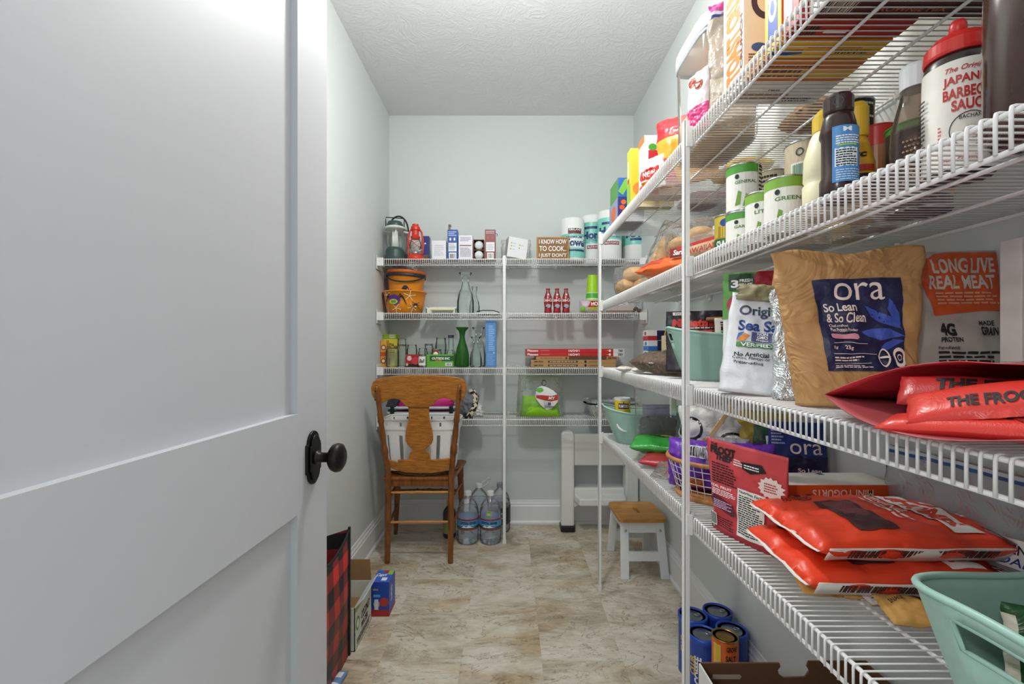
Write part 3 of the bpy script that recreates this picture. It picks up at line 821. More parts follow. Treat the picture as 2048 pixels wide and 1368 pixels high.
# big white plastic folding step stool against the back wall
def step_stool():
    SPW = C('#e9e9e6', .45, bump=.05, scale=200)
    t = thing('step_stool', 'large white plastic two step stool with black feet against the wall', 'stool', (0, 0, 0))
    Y0, Y1 = 2.93, 3.02
    xl0, xl1, xr0, xr1 = wx(1122, 2.95), wx(1148, 2.95), wx(1250, 2.95), wx(1276, 2.95)
    zt = wz(862, 2.95)
    for nm, a, b in (('side_leg', xl0, xl1), ('side_leg', xr0, xr1)):
        mesh(nm, J(prism([(a, .03), (b, .03), (b, zt-.02), (b-.012, zt), (a+.012, zt), (a, zt-.02)], Y0, Y1)), SPW, t, bevel=.012)
        mesh('rubber_foot', box(a-.004, b+.004, Y0-.012, Y1-.01, 0, .04), BLACK, t, bevel=.008)
    mesh('top_step', box(xl1, xr0, Y0+.012, Y0+.05, wz(931, 2.95), wz(868, 2.95)), C('#dfdfda', .7, bump=.4, scale=400), t, bevel=.008)
    z0 = wz(1008, 2.9)
    mesh('lower_step', J(prism_z([(xl1-.002, Y0+.02), (xl1+.02, Y0-.09), (xr0-.02, Y0-.09), (xr0+.002, Y0+.02)], z0+.005, z0+.05),
                         box(xl1, xr0, Y0+.02, Y0+.06, z0+.03, z0+.085)), SPW, t, bevel=.008)
    P = [(xl1-.002, .12), (xl1-.002, z0+.02), (xr0+.002, z0+.02), (xr0+.002, .12), (xr0-.02, .17)]
    n = 14
    arc = [(xl1-.002 + (xr0-xl1+.004)*k/n, .15 + (z0-.165)*math.sin(PI*k/n)**.5) for k in range(n+1)]
    mesh('front_apron', prism([(xl1-.002, z0+.01)] + arc + [(xr0+.002, z0+.01)], Y0+.015, Y0+.03), SPW, t, bevel=.003)
    return t
step_stool()
# small wooden stool with white legs
def wood_stool():
    t = thing('footstool', 'small stool with amber wooden top and white splayed legs', 'stool', (.700, 2.50, 0))
    TOP = wood('amber_beech', '#b9782b', '#d29a4a', 5, .38, (1, 6, 1))
    hw, hd, h = .126, .136, .296
    # top board with a hand slot
    N = 48
    slot = [(.011*math.cos(a), .045*(1 if math.sin(a) >= 0 else -1)*.72+.011*math.sin(a)) for a in [2*PI*k/N for k in range(N)]]
    def top():
        V, F = [], []
        outer = []
        for k in range(N):
            a = 2*PI*(k)/N; c, s = math.cos(a), math.sin(a); q = (abs(c/hw)**14+abs(s/hd)**14)**(-1/14); outer.append((c*q, s*q))
        for z in (h-.021, h):
            V += [(x, y, z) for x, y in outer] + [(x, y, z) for x, y in slot]
        M = 2*N
        for i in range(N):
            j = (i+1) % N
            F.append((M+i, M+j, M+N+j, M+N+i)); F.append((j, i, N+i, N+j))
            F.append((i, j, M+j, M+i)); F.append((N+j, N+i, M+N+i, M+N+j))
        return V, F
    mesh('seat_top', top(), TOP, t, bevel=.004)
    LW = C('#eceef0', .35)
    zt = h-.021
    for sgn in (-1, 1):
        y_t, y_b = sgn*.105, sgn*.162
        # trapezoid end frame: two splayed legs, top rail and low rail
        def yy(z, o): return y_b + (y_t-y_b)*z/zt + o
        def slab(pts, th=.018):
            n = len(pts); V = [(x, yy(z, s*th/2), z) for s in (-1, 1) for x, z in pts]
            F = [tuple(range(n)), tuple(reversed(range(n, 2*n)))] + [((i+1) % n, i, n+i, n+(i+1) % n) for i in range(n)]
            return V, F
        for sx in (-1, 1):
            P = [(sx*.122, 0), (sx*.066, 0), (sx*.058, zt), (sx*.116, zt)] if False else [(sx*.124, 0), (sx*.082, 0), (sx*.070, zt), (sx*.113, zt)]
            if sx > 0: P = P[::-1]
            mesh('leg', slab(P), LW, t, bevel=.003)
            mesh('bolt', xf(lathe([(.0075, 0), (.0065, .003), (0, .004)], 12), lambda x, y, z: (x, sgn*z, y)), STEEL, t, smooth=True, loc=(sx*.090, yy(zt-.045, sgn*.009), zt-.045))
        mesh('rail', slab([(-.072, zt-.055), (.072, zt-.055), (.071, zt), (-.071, zt)]), LW, t, bevel=.002)
        mesh('rail', slab([(-.080, .085), (.080, .085), (.077, .128), (-.077, .128)]), LW, t, bevel=.002)
    for sx in (-1, 1): mesh('side_rail', box(sx*.098-.007, sx*.098+.007, -.104, .104, zt-.045, zt), LW, t, bevel=.002)
    return t
wood_stool()
# plaid tote bag behind the door, cardboard box and small blue drink box
def tote():
    t = thing('tote_bag', 'red and black buffalo plaid tote bag behind the door edge', 'bag', (-.612, 1.585, 0), (0, 0, R(90)))
    W, D, H = .35, .16, .485          # local: x along the aisle, -y faces the aisle
    PL = plaid_mat(); EDGE = BLACK
    def sag(u): return -.045*math.sin(PI*u)**.7
    n = 16
    def panel(y, s):
        V = []; F = []
        for k in range(n+1):
            u = k/n; x = -W/2+W*u
            V += [(x, y, .004), (x, y+s*.012*math.sin(PI*u), H*.5), (x, y+s*.004*math.sin(PI*u), H+sag(u))]
        for k in range(n):
            a = 3*k; F += [(a, a+3, a+4, a+1), (a+1, a+4, a+5, a+2)]
        return V, F
    mesh('front_panel', panel(0, -1), PL, t, smooth=True, solid=.002)
    mesh('back_panel', panel(D, 1), PL, t, smooth=True, solid=.002)
    for s in (-1, 1):
        mesh('side_panel', ([(s*W/2, 0, .004), (s*W/2, D, .004), (s*W/2, D, H), (s*(W/2-.02), D/2, H-.02), (s*W/2, 0, H), (s*(W/2-.015), D/2, H*.5)], [(0, 1, 5), (1, 2, 3, 5), (0, 5, 3, 4)]), PL, t, solid=.002)
        mesh('edge_binding', J(box(s*W/2-.006, s*W/2+.006, -.006, .003, 0, H+.008)), EDGE, t, bevel=.002)
        mesh('edge_binding', J(box(s*W/2-.006, s*W/2+.006, D-.003, D+.006, 0, H+.008)), EDGE, t, bevel=.002)
    mesh('base', box(-W/2, W/2, 0, D, 0, .006), EDGE, t)
    mesh('top_binding', J(tube([(-W/2+W*k/n, -.002, H+sag(k/n)) for k in range(n+1)], .005, 6), tube([(-W/2+W*k/n, D+.002, H+sag(k/n)) for k in range(n+1)], .005, 6)), EDGE, t, smooth=True)
    return t
tote()
pouch('packet', 'blue and white patterned packet on the floor under the tote bag', (-.620, 1.58, .011), (R(-90), 0, R(-95)), .16, .035, .02, C('#6d93c4', .5), 'pillow', cat='packet', amp=.003, prints=[('rect', WHITE, .1, .2, .3, .8), ('rect', WHITE, .45, .1, .6, .9), ('rect', WHITE, .75, .2, .9, .8)])
def open_box():
    t = thing('cardboard_box', 'open cardboard box with white printed sides beside the plaid tote', 'box', (-.69, 1.885, 0))
    w_, d, h = .19, .215, .17
    PRN = C('#d9dccf', .6); th = .003
    o = mesh('box_walls', J(box(-w_/2, -w_/2+th, -d/2, d/2, 0, h), box(w_/2-th, w_/2, -d/2, d/2, 0, h), box(-w_/2, w_/2, -d/2, -d/2+th, 0, h), box(-w_/2, w_/2, d/2-th, d/2, 0, h), box(-w_/2, w_/2, -d/2, d/2, 0, th)), PRN, t)
    mesh('flap', ([(-w_/2, d/2, h), (w_/2, d/2, h), (w_/2-.01, d/2+.012, h+.085), (-w_/2, d/2+.012, h+.085)], [(0, 1, 2, 3)]), CARD, t, solid=.003)
    mesh('flap', ([(w_/2, -d/2, h), (w_/2, d/2, h), (w_/2+.03, d/2-.01, h+.03), (w_/2+.03, -d/2+.01, h+.03)], [(0, 1, 2, 3)]), C('#cfd6dc', .6), t, solid=.003)
    mesh('liner', box(-w_/2+th, w_/2-th, -d/2+th, d/2-th, h*.55, h*.57), CARD, t)
    put(t, face('R', w_, d, h), [('rect', C('#a9a860', .6), 0, .86, 1, 1), ('text', INK, 'COCONUT', .62, .56, .5, .2, .03), ('text', INK, 'WATER', .55, .34, .4, .16, .03), ('disc', C('#5d9b3e', .5), .15, .55, .10, .16), ('disc', WHITE, .15, .55, .06, .1), ('rect', C('#3e5b86', .5), .8, .9, .9, .97), ('lines', INK, .1, .08, .9, .22, 3)])
    return t
open_box()
BLU = C('#1f49b0', .4)
carton('drink_box', 'small blue juice pouch box standing on the floor tiles', (-.562, 2.065, 0), (.078, .108, .152), {'*': BLU, 'T': C('#3a66c9', .4)}, {
    'F': [('rect', C('#a82a26', .45), 0, 0, 1, .2), ('disc', C('#b33c2b', .45), .72, .42, .25, .13), ('disc', C('#d8a23a', .45), .3, .36, .18, .1), ('rect', C('#cfe0ee', .4), .18, .2, .4, .5), ('text', C('#e6c23c', .5), 'ROYAL', .25, .78, .3, .05, .03), ('rect', C('#5aa2d8', .4), .12, .56, .5, .64)],
    'R': [('text', C('#dfe8ff', .5), 'SUPERS', .4, .55, .62, .16, .03, 0, 90), ('rect', C('#a82a26', .45), 0, 0, 1, .1)],
    'T': [('text', WHITE, 'Capri', .38, .55, .6, .3, .03, .3), ('rect', C('#97c13a', .4), .7, .6, .98, .95), ('rect', C('#b6322c', .4), .45, .75, .7, .95), ('rect', WHITE, .5, .1, .8, .35)]})
# blue coffee cans, orange seasoning tins, green tin and the big open box under the right shelf
def coffee(label, x, y, z=0):
    return can('coffee_can', label, (x, y, z), .049, .205, C('#2247a4', .35), [('text', WHITE, 'COFFEE', .42, .5, .30, .12, .04, 0, 90), ('rect', C('#d8d9d2', .4), .53, .08, .60, .6), ('lines', INK, .535, .1, .595, .58, 9), ('text', C('#d9b350', .4), 'CLUB', .36, .55, .2, .10, .04, 0, 90)],
               lid=C('#9aa0a5', .28, .9), group='blue coffee cans on the floor', tab=True)
coffee('blue coffee can of the back pair, nearer the shelf post', .676, 1.675); coffee('blue coffee can of the back pair, against the baseboard', .778, 1.70)
coffee('blue coffee can of the front pair, nearer the aisle', .668, 1.565); coffee('blue coffee can of the front pair, against the baseboard', .776, 1.588)
for o in list(bpy.data.objects):
    if o.name.startswith('coffee_can'):
        mesh('lid_rim', lathe([(.0495, .188), (.0512, .190), (.0512, .207), (.046, .209), (.044, .203)], 32, close=False), C('#2650bb', .35), o, smooth=True)
OR = C('#e0692c', .4)
for z, lb in ((0, 'orange seasoning tin under the upper one, behind the cardboard box'), (.135, 'upper orange seasoning tin beside the blue coffee cans')):
    can('seasoning_tin', lb, (.690, 1.455, z), .039, .133, OR, [('rect', C('#f3efe2', .4), .44, .05, .60, .42), ('text', INK, 'SALT', .55, .62, .13, .14, .03), ('text', INK, 'SEASON', .56, .36, .17, .14, .03), ('text', INK, 'GROVE', .56, .84, .13, .12, .03), ('rect', C('#e6c04a', .4), .33, .1, .43, .9), ('rect', C('#3f7a35', .4), .54, .08, .62, .2)], lid=C('#a8874a', .3, .9), group='orange seasoning tins')
t = can('tea_tin', 'dark green round tin behind the notched cardboard box', (.675, 1.235, 0), .045, .30, C('#1d4433', .4), lid=C('#235440', .4))
put(t, Surf(lambda x, y, o: (x, y, .2985+o), .08, .08), [('text', C('#d8c98a', .4), 'mb', .45, .5, .45, .3, .02, .2, -30)])
def big_box():
    t = thing('cardboard_box', 'big open brown cardboard box on the floor under the right shelf', 'box', (.635, .83, 0))
    w_, d, h = .39, .46, .455; th = .004
    OUT = C('#d6d6d2', .7); IN = C('#6b4a31', .85, var=.12)
    # far wall with a hand notch in its top edge
    n0, n1 = -.01+.0, .055
    far = [(-w_/2, 0), (w_/2, 0), (w_/2, h+.004), (n1+.004, h+.004), (n1, h-.008)]
    far += [(n1+.006, h-.018), (n1-.004, h-.032), (n0+.012, h-.034), (n0, h-.026), (n0-.002, h-.016), (n0+.004, h-.008), (n0+.002, h), (-w_/2, h)]
    mesh('box_wall', prism(far, d/2-th, d/2), IN, t)
    mesh('box_wall', box(-w_/2, w_/2, -d/2, -d/2+th, 0, h), IN, t)
    mesh('box_wall', box(-w_/2, -w_/2+th, -d/2, d/2, 0, h), [OUT], t)
    mesh('box_wall', box(w_/2-th, w_/2, -d/2, d/2, 0, h), IN, t)
    mesh('box_bottom', box(-w_/2, w_/2, -d/2, d/2, 0, th), IN, t)
    for z in (.425, .398):
        mesh('die_cut_strip', prism([(-.165, h-.455+z-.006), (-.10, h-.455+z-.006), (-.096, h-.455+z), (-.10, h-.455+z+.004), (-.162, h-.455+z+.004)], d/2-th-.0012, d/2-th), C('#b9a08c', .8), t)
    return t
big_box()
# ================================================================== back wall shelves
def z_on(i): return ZK[i]
GRN = C('#37514f', .4)
def camp_lantern(label, loc, s=1., back=False, rot=0.):
    t = thing('camping_lantern', label, 'lantern', loc, rot, 'camping lanterns')
    mesh('base', lathe([(0, 0), (.066*s, 0), (.068*s, .012), (.064*s, .018), (.062*s, .062), (.056*s, .072), (.05*s, .08), (0, .08)], 36), GRN, t, smooth=False, bevel=.002)
    mesh('globe', lathe([(.05*s, .08), (.056*s, .10), (.06*s, .16), (.058*s, .195)], 36, close=False), GLASS, t, smooth=True)
    for x in (-.012, 0, .012): mesh('tube_bulb', lathe([(0, .08), (.006, .082), (.006, .188), (0, .19)], 12, cx=x), C('#f4f4ee', .3), t, smooth=True)
    mesh('reflector', lathe([(.058*s, .193), (.074*s, .196), (.072*s, .204), (.05*s, .214), (0, .214)], 36), C('#e3e6e4', .4), t, smooth=True)
    mesh('top', lathe([(.054*s, .208), (.054*s, .226), (.050*s, .232), (.046*s, .242), (.03*s, .246), (0, .247)], 24), GRN, t, smooth=False, bevel=.001)
    if back: mesh('handle', tube([(.064*s*math.cos(a), 0, .215+.10*math.sin(a)) for a in [PI*k/16 for k in range(17)]], .0055, 8), BLACK, t, smooth=True)
    else: mesh('handle', tube([(-.056, 0, .19), (-.058, 0, .25), (-.056, 0, .272), (.054, 0, .264), (.058, 0, .25), (.056, 0, .19)], .0032, 8), BLACK, t, smooth=True)
    return t
camp_lantern('dark green camping lantern with wire handle in front, top shelf', (wx(790, 2.86), 2.86, ZK[0]), .92)
camp_lantern('second camping lantern with tall curved handle behind the first', (wx(797, 2.99), 2.99, ZK[0]), 1., True)
def hurricane():
    RD = C('#d8331f', .35)
    t = thing('hurricane_lantern', 'red metal hurricane lantern beside the green camping lanterns', 'lantern', (wx(831, 2.85), 2.85, ZK[0]))
    mesh('fuel_tank', lathe([(0, 0), (.052, 0), (.055, .008), (.05, .022), (.035, .034), (.02, .038), (0, .038)], 32), RD, t, smooth=True)
    mesh('burner', lathe([(.018, .036), (.02, .05), (.013, .058), (0, .058)], 20), STEEL, t, smooth=True)
    mesh('globe', lathe([(.018, .056), (.034, .08), (.037, .098), (.028, .126), (.022, .134)], 28, close=False), GLASS, t, smooth=True)
    mesh('chimney', lathe([(.026, .132), (.03, .146), (.022, .156), (.022, .184), (.028, .188), (.028, .206), (.02, .216), (.02, .224), (0, .226)], 28), RD, t, smooth=False)
    for s in (-1, 1): mesh('side_tube', tube([(s*.03, 0, .028), (s*.046, 0, .05), (s*.046, 0, .13), (s*.038, 0, .175), (s*.022, 0, .198)], .0058, 8), RD, t, smooth=True)
    mesh('globe_guard', J(tube([(.04*math.cos(a), .04*math.sin(a), .10+.02*math.sin(2*a)) for a in [2*PI*k/20 for k in range(20)]], .0014, 6, True), tube([(-.036, -.02, .07), (.0, -.04, .1), (.036, -.02, .125)], .0014, 6), tube([(.036, -.02, .07), (.0, -.04, .1), (-.036, -.02, .125)], .0014, 6)), RD, t, smooth=True)
    mesh('bail_handle', tube([(-.046, 0, .12), (-.058, -.01, .10), (-.052, -.03, .06), (0, -.045, .045), (.052, -.03, .06), (.058, -.01, .1), (.046, 0, .12)], .0014, 6), STEEL, t, smooth=True)
hurricane()
def shelf_carton(name, label, px0, px1, pytop, i, d=.07, mats=None, prints=None, Y=2.83, rot=0., **k):
    x0, x1 = wx(px0, Y), wx(px1, Y)
    h = wz(pytop, Y)-ZK[i]
    return carton(name, label, ((x0+x1)/2, Y+d/2, ZK[i]), (x1-x0, d, h), mats, prints, rot, **k)
shelf_carton('bulb_box', 'narrow dark blue box with brown foot behind the red lantern', 843, 858, 472, 0, .06, C('#2b3a86', .4), {'F': [('rect', C('#7b5a3c', .5), .1, .02, .9, .3), ('disc', WHITE, .5, .72, .12, .03)]}, Y=2.93)
pouch('plastic_bag', 'clear plastic bag folded between the blue box and white box', (wx(864, 2.95), 2.95, ZK[0]), 0, .05, .12, .03, CRINK, seed=4)
shelf_carton('bulb_box', 'plain white light bulb box next to the blue bulb box', 864, 892, 481, 0, .085, C('#e9e7ec', .5), {'F': [('lines', C('#c9c6d2', .5), .15, .2, .85, .8, 6)]})
t = shelf_carton('bulb_box', 'tall blue light bulb box with white label and open flap', 895, 915, 459, 0, .06, C('#2a5aa8', .4), {'F': [('rect', WHITE, .1, .28, .9, .56), ('rect', WHITE, .16, .02, .88, .24), ('bars', INK, .25, .05, .8, .2, 10), ('lines', C('#bcd3f0', .5), .1, .78, .9, .95, 3), ('disc', WHITE, .28, .68, .09, .05), ('disc', WHITE, .7, .68, .09, .05), ('lines', C('#d26a4a', .5), .15, .5, .85, .54, 1), ('lines', C('#8aa0c0', .5), .15, .31, .85, .48, 4)]})
mesh('box_flap', ([(-.034, .03, .165), (-.018, .03, .165), (-.018, .03, .235), (-.034, .03, .235), (-.01, .015, .215)], [(0, 1, 2, 3), (3, 2, 4)]), C('#8d7c6b', .8), t, solid=.002)
shelf_carton('bulb_box', 'wide white light bulb box with small lilac print', 917, 945, 470, 0, .08, C('#eae8ee', .5), {'F': [('lines', C('#9a8fb5', .5), .12, .74, .88, .92, 3), ('lines', C('#8d86a0', .5), .12, .12, .88, .5, 8), ('rect', C('#8a5a58', .5), .1, .56, .9, .6)], 'T': [('rect', C('#8e2f38', .5), 0, 0, 1, 1)]})
def bulb_pack():
    t = thing('bulb_box', 'open brown box showing two white light bulbs', 'box', (wx(957.5, 2.84), 2.87, ZK[0]), 0, 'light bulb boxes')
    w_, h, d = .066, .128, .06
    BR = C('#7d5137', .7)
    mesh('carton', J(box(-w_/2, -w_/2+.002, -d/2, d/2, 0, h), box(w_/2-.002, w_/2, -d/2, d/2, 0, h), box(-w_/2, w_/2, d/2-.002, d/2, 0, h), box(-w_/2, w_/2, -d/2, d/2, h-.002, h), box(-w_/2, w_/2, -d/2, d/2, 0, .008), box(-w_/2, w_/2, -d/2+.004, d/2, h*.5-.002, h*.5+.002)), BR, t)
    mesh('bulb', lathe([(0, -.03), (.012, -.03), (.014, -.018), (.028, .0), (.0285, .01), (.022, .024), (0, .03)], 20), C('#e9edf0', .15), t, smooth=True, loc=(0, -.004, .094), rot=(R(80), 0, 0))
    mesh('bulb', lathe([(0, -.03), (.012, -.03), (.014, -.018), (.028, .0), (.0285, .01), (.022, .024), (0, .03)], 20), C('#e9edf0', .15), t, smooth=True, loc=(0, -.004, .034), rot=(R(95), 0, 0))
bulb_pack()
t = shelf_carton('bulb_box', 'tall dark red light bulb box with white label and hang hook', 970, 991, 459, 0, .06, C('#7d2b31', .4), {'F': [('rect', WHITE, .1, .28, .9, .58), ('rect', WHITE, .2, .03, .82, .24), ('bars', INK, .28, .06, .75, .21, 10), ('lines', C('#e0b8b5', .5), .1, .86, .9, .96, 2), ('disc', C('#c9473f', .5), .3, .72, .1, .05), ('disc', C('#c9473f', .5), .7, .72, .1, .05), ('lines', C('#b5b8c8', .5), .15, .32, .85, .54, 4)]})
mesh('hang_hook', tube([(.03, .01, .172), (.042, .01, .17), (.044, .01, .16), (.038, .01, .155)], .0015, 6), BLACK, t, smooth=True)
# tilted white box in a clear bag
t = carton('bulb_box', 'tilted white box with yellow dots resting in clear wrap', (wx(1030, 2.85), 2.87, ZK[0]+.014), (.125, .07, .125), {'*': C('#edeef0', .5), 'L': C('#b5b1aa', .5)}, {'F': [('disc', C('#e0a83c', .4), .17, .7, .035, .035), ('disc', C('#e0a83c', .4), .17, .55, .035, .035), ('disc', C('#e0a83c', .4), .15, .4, .035, .035), ('disc', C('#e0a83c', .4), .6, .65, .035, .035), ('disc', C('#e0a83c', .4), .58, .5, .035, .035), ('lines', C('#a8aebb', .5), .24, .68, .38, .72, 1), ('lines', C('#a8aebb', .5), .24, .53, .38, .57, 1), ('lines', C('#a8aebb', .5), .24, .38, .42, .42, 1), ('lines', C('#a8aebb', .5), .67, .63, .8, .67, 1)]}, (0, R(7), R(14)))
pouch('plastic_bag', 'clear crinkled wrap around the tilted white box', (wx(1032, 2.93), 2.95, ZK[0]), 0, .19, .15, .09, CRINK, 'pillow', amp=.008, seed=6)
# sign
t = carton('wooden_sign', 'brown wooden block sign with white joke about cooking', (wx(1105.5, 2.81), 2.825, ZK[0]), (wx(1137.5, 2.81)-wx(1073.5, 2.81), .03, wz(474, 2.81)-ZK[0]), wood('sign_wood', '#7a5226', '#9d733a', 12, .6, (1, 1, 6)), {'F': [
    ('rect', C('#b98c4c', .6), 0, .96, 1, 1), ('rect', C('#b98c4c', .6), 0, 0, 1, .04), ('rect', C('#b98c4c', .6), 0, 0, .03, 1), ('rect', C('#b98c4c', .6), .97, 0, 1, 1),
    ('text', WHITE, 'I KNOW HOW', .5, .79, .86, .21, .02), ('text', WHITE, 'TO COOK..', .5, .48, .84, .23, .02), ('text', WHITE, "I JUST DON'T", .5, .16, .86, .21, .02)]}, cat='sign', part='board')
# paper towel rolls
TEAL = C('#7fd0c0', .45); DNV = C('#2c3f74', .45)
def towel(label, px, Y, pytop, r, kind):
    h = wz(pytop, Y)-ZK[0]
    t = thing('paper_towel_roll', label, 'paper towel', (wx(px, Y), Y, ZK[0]), 0, 'wrapped paper towel rolls')
    mesh('roll', lathe([(.02, 0), (r*.94, 0), (r, .006), (r, h-.01), (r*.93, h), (.022, h), (.02, h-.01), (.02, 0)], 40, close=False), C('#f1f2f2', .55, bump=.12, scale=30), t, smooth=True)
    wrap = film('#84d4c4', .35, .25, 18)
    if kind == 0:
        mesh('printed_wrap', lathe([(r+.001, h*.08), (r+.001, h*.62)], 40, close=False), wrap, t, smooth=True)
        put(t, cylsurf(r+.001, h), [('rect', C('#e7f3f0', .5), .3, .30, .7, .56), ('text', DNV, 'Towel', .52, .42, .30, .18, .04), ('rect', C('#7d2c35', .5), .42, .62, .6, .68), ('rect', INK, .42, .68, .6, .74), ('text', WHITE, 'KIRKLAND', .51, .71, .16, .045, .02), ('rect', DNV, .36, .22, .66, .26), ('text', DNV, 'PREMIUM', .5, .54, .22, .05, .02)], .0012)
    elif kind == 1:
        mesh('printed_wrap', lathe([(r+.001, h*.40), (r+.001, h*.84)], 40, close=False), wrap, t, smooth=True)
        put(t, cylsurf(r+.001, h), [('text', DNV, 'Home', .50, .57, .36, .16, .05), ('rect', DNV, .36, .70, .66, .75), ('rect', C('#8c2f33', .5), .40, .29, .6, .36), ('text', WHITE, 'MULTI PURPOSE', .5, .325, .18, .04, .01), ('text', C('#5b6f9b', .5), 'TOWELS', .52, .46, .2, .05, .02)], .0012)
    else:
        mesh('printed_wrap', lathe([(r+.001, h*.36), (r+.001, h*.9)], 40, close=False), wrap, t, smooth=True)
        put(t, cylsurf(r+.001, h), [('text', DNV, 'Towel', .50, .60, .40, .2, .05), ('rect', DNV, .40, .44, .62, .49)], .0012)
    return t
towel('paper towel roll behind the joke sign, white top', 1145, 2.93, 440, .075, 0)
towel('second paper towel roll from the sign, teal wrap', 1184, 3.0, 434, .07, 1)
towel('third paper towel roll, nearest the shelf edge, behind the far post', 1219, 2.87, 425, .074, 1)
towel('rightmost paper towel roll under the top right shelf', 1269, 2.97, 432, .074, 2)

# second shelf -------------------------------------------------------------
ORG = C('#ee9221', .4); PUR = C('#5a2a8c', .45)
def bucket(label, loc, r, h, handle=False, spider=False, tilt=(0, 0, 0)):
    t = thing('halloween_bucket', label, 'bucket', loc, tilt, 'orange halloween buckets')
    prof = lambda z: r*(.80+.20*z/h)
    mesh('bucket_wall', lathe([(0, .003), (prof(0), 0), (prof(h*.5), h*.5), (prof(h), h), (prof(h)+.004, h), (prof(h)+.004, h-.006)], 40, close=False), ORG, t, smooth=True, solid=.002)
    if handle:
        mesh('rim_band', lathe([(prof(h)+.003, h-.03), (prof(h)+.006, h-.028), (prof(h)+.006, h-.012), (prof(h)+.003, h-.01)], 40, close=False), C('#2a2e38', .4), t, smooth=True)
        mesh('handle', tube([(r*1.03*math.cos(a), -.012-r*.99*math.sin(a), h-.012-.055*math.sin(a)) for a in [PI*k/24 for k in range(25)]], .005, 8), C('#23262f', .4), t, smooth=True)
        mesh('lid_rim', lathe([(prof(h)+.002, h-.006), (prof(h)+.009, h-.002), (prof(h)+.008, h+.008), (prof(h)-.004, h+.012), (prof(h)*.6, h+.018), (0, h+.02)], 40, close=False), C('#e86a20', .4), t, smooth=True)
    s = cylsurf(r*.9, h, 0, rf=prof)
    if spider:
        leg = lambda pts: pts
        sp = []
        WEB = C('#f7e9c8', .5)
        def line(x0, y0, x1, y1, w_=.006, m=WEB):
            dx, dy = x1-x0, y1-y0; l = math.hypot(dx*s.W, dy*s.H); nx, ny = -dy*s.H/l*w_*.5, dx*s.W/l*w_*.5
            return ('poly', m, [(x0+nx*.25/s.W*.6, y0+ny*.25/s.H*.6), (x1+nx*.25/s.W*.6, y1+ny*.25/s.H*.6), (x1-nx*.25/s.W*.6, y1-ny*.25/s.H*.6), (x0-nx*.25/s.W*.6, y0-ny*.25/s.H*.6)])
        for cx, cy, k in ((.36, .15, 0), (.46, .22, 1), (.60, .25, 2), (.38, .8, 3), (.57, .75, 4)):
            for q in range(5):
                a = q*1.25+k; sp.append(line(cx, cy, cx+.045*math.cos(a), cy+.22*math.sin(a), .02))
        for q in range(4):
            for sg in (-1, 1):
                bx, by = .455+sg*.028, .62
                ex, ey = bx+sg*(.03+.012*q), by+.10-.12*q
                mx_, my = (bx+ex)/2+sg*.004, max(by, ey)+.13
                sp.append(line(bx, by, mx_, my, .026, INK)); sp.append(line(mx_, my, ex, ey, .026, INK))
        sp += [('disc', PUR, .455, .58, .047, .22), ('disc', C('#d9d44a', .4), .446, .50, .036, .11), ('disc', C('#6ca03a', .4), .437, .50, .012, .07), ('disc', C('#6ca03a', .4), .458, .50, .012, .07), ('disc', PUR, .62, .36, .018, .09), ('disc', C('#d9d44a', .4), .62, .30, .012, .04)]
        for q in range(3):
            for sg in (-1, 1): sp.append(line(.62, .38, .62+sg*(.03+.005*q), .5-.15*q, .02, INK))
        put(t, s, sp, .001)
    else:
        put(t, s, [('disc', C('#23201e', .5), .53, .42, .035, .16), ('disc', PUR, .58, .40, .015, .08), ('disc', C('#e9c433', .4), .46, .36, .012, .06), ('disc', INK, .43, .38, .006, .05)], .0012)
    return t
bucket('larger orange halloween bucket with purple spiders and webs', (wx(808, 2.90), 2.925, ZK[1]), .134, wz(580, 2.80)-ZK[1], spider=True)
bucket('smaller orange bucket with black handle nested in the spider bucket', (wx(808, 2.90), 2.93, ZK[1]+.055), .117, .205, True, tilt=(0, R(3), 0))
def frame_tray():
    t = thing('picture_frame', 'flat white framed tray lying beside the orange buckets', 'tray', (wx(885, 2.9), 2.9, ZK[1]))
    w_, d = .19, .13
    mesh('frame', J(box(-w_/2, w_/2, -d/2, -d/2+.012, 0, .034), box(-w_/2, w_/2, d/2-.012, d/2, .01, .05), box(-w_/2, -w_/2+.012, -d/2, d/2, 0, .04), box(w_/2-.012, w_/2, -d/2, d/2, 0, .04)), C('#e3e4da', .4), t, bevel=.004)
    mesh('booklet', box(-w_/2+.04, w_/2-.02, -d/2-.006, d/2-.03, .002, .018), C('#77777c', .5), t)
    mesh('yellow_edge', box(-w_/2+.03, w_/2-.015, -d/2-.008, d/2-.03, .018, .022), C('#cfc34c', .5), t)
frame_tray()
def carafe(label, px, Y, pyt, i, rmax, mat, neck=.38, rim=.62, name='carafe', group=None, fill=False):
    h = wz(pyt, Y)-ZK[i]
    t = thing(name, label, 'carafe', (wx(px, Y), Y, ZK[i]), 0, group)
    pr = [(0, .003), (rmax*.86, 0), (rmax*.97, .006), (rmax, .02*h/.25), (rmax*.98, h*.30), (rmax*.80, h*.48), (rmax*.52, h*.62), (rmax*neck, h*.74), (rmax*neck, h*.80), (rmax*.48, h*.90), (rmax*rim, h*.985), (rmax*rim, h)]
    mesh('glass_body', lathe(pr, 36), mat, t, smooth=True)
    mesh('inner_wall', lathe([(rr*.93, z+.003) for rr, z in pr[2:-1]], 36, close=False), mat, t, smooth=True)
    mesh('rim', tube([(rmax*rim*math.cos(2*PI*k/32), rmax*rim*math.sin(2*PI*k/32), h) for k in range(32)], .0018, 6, True), mat, t, smooth=True)
    return t
carafe('large clear glass carafe standing on the second shelf', 931, 2.86, 546, 1, .054, GLASS, rim=.74)
carafe('small clear glass bottle behind the large clear carafe', 949, 2.97, 574, 1, .034, GLASS, neck=.36, rim=.5, name='glass_bottle')
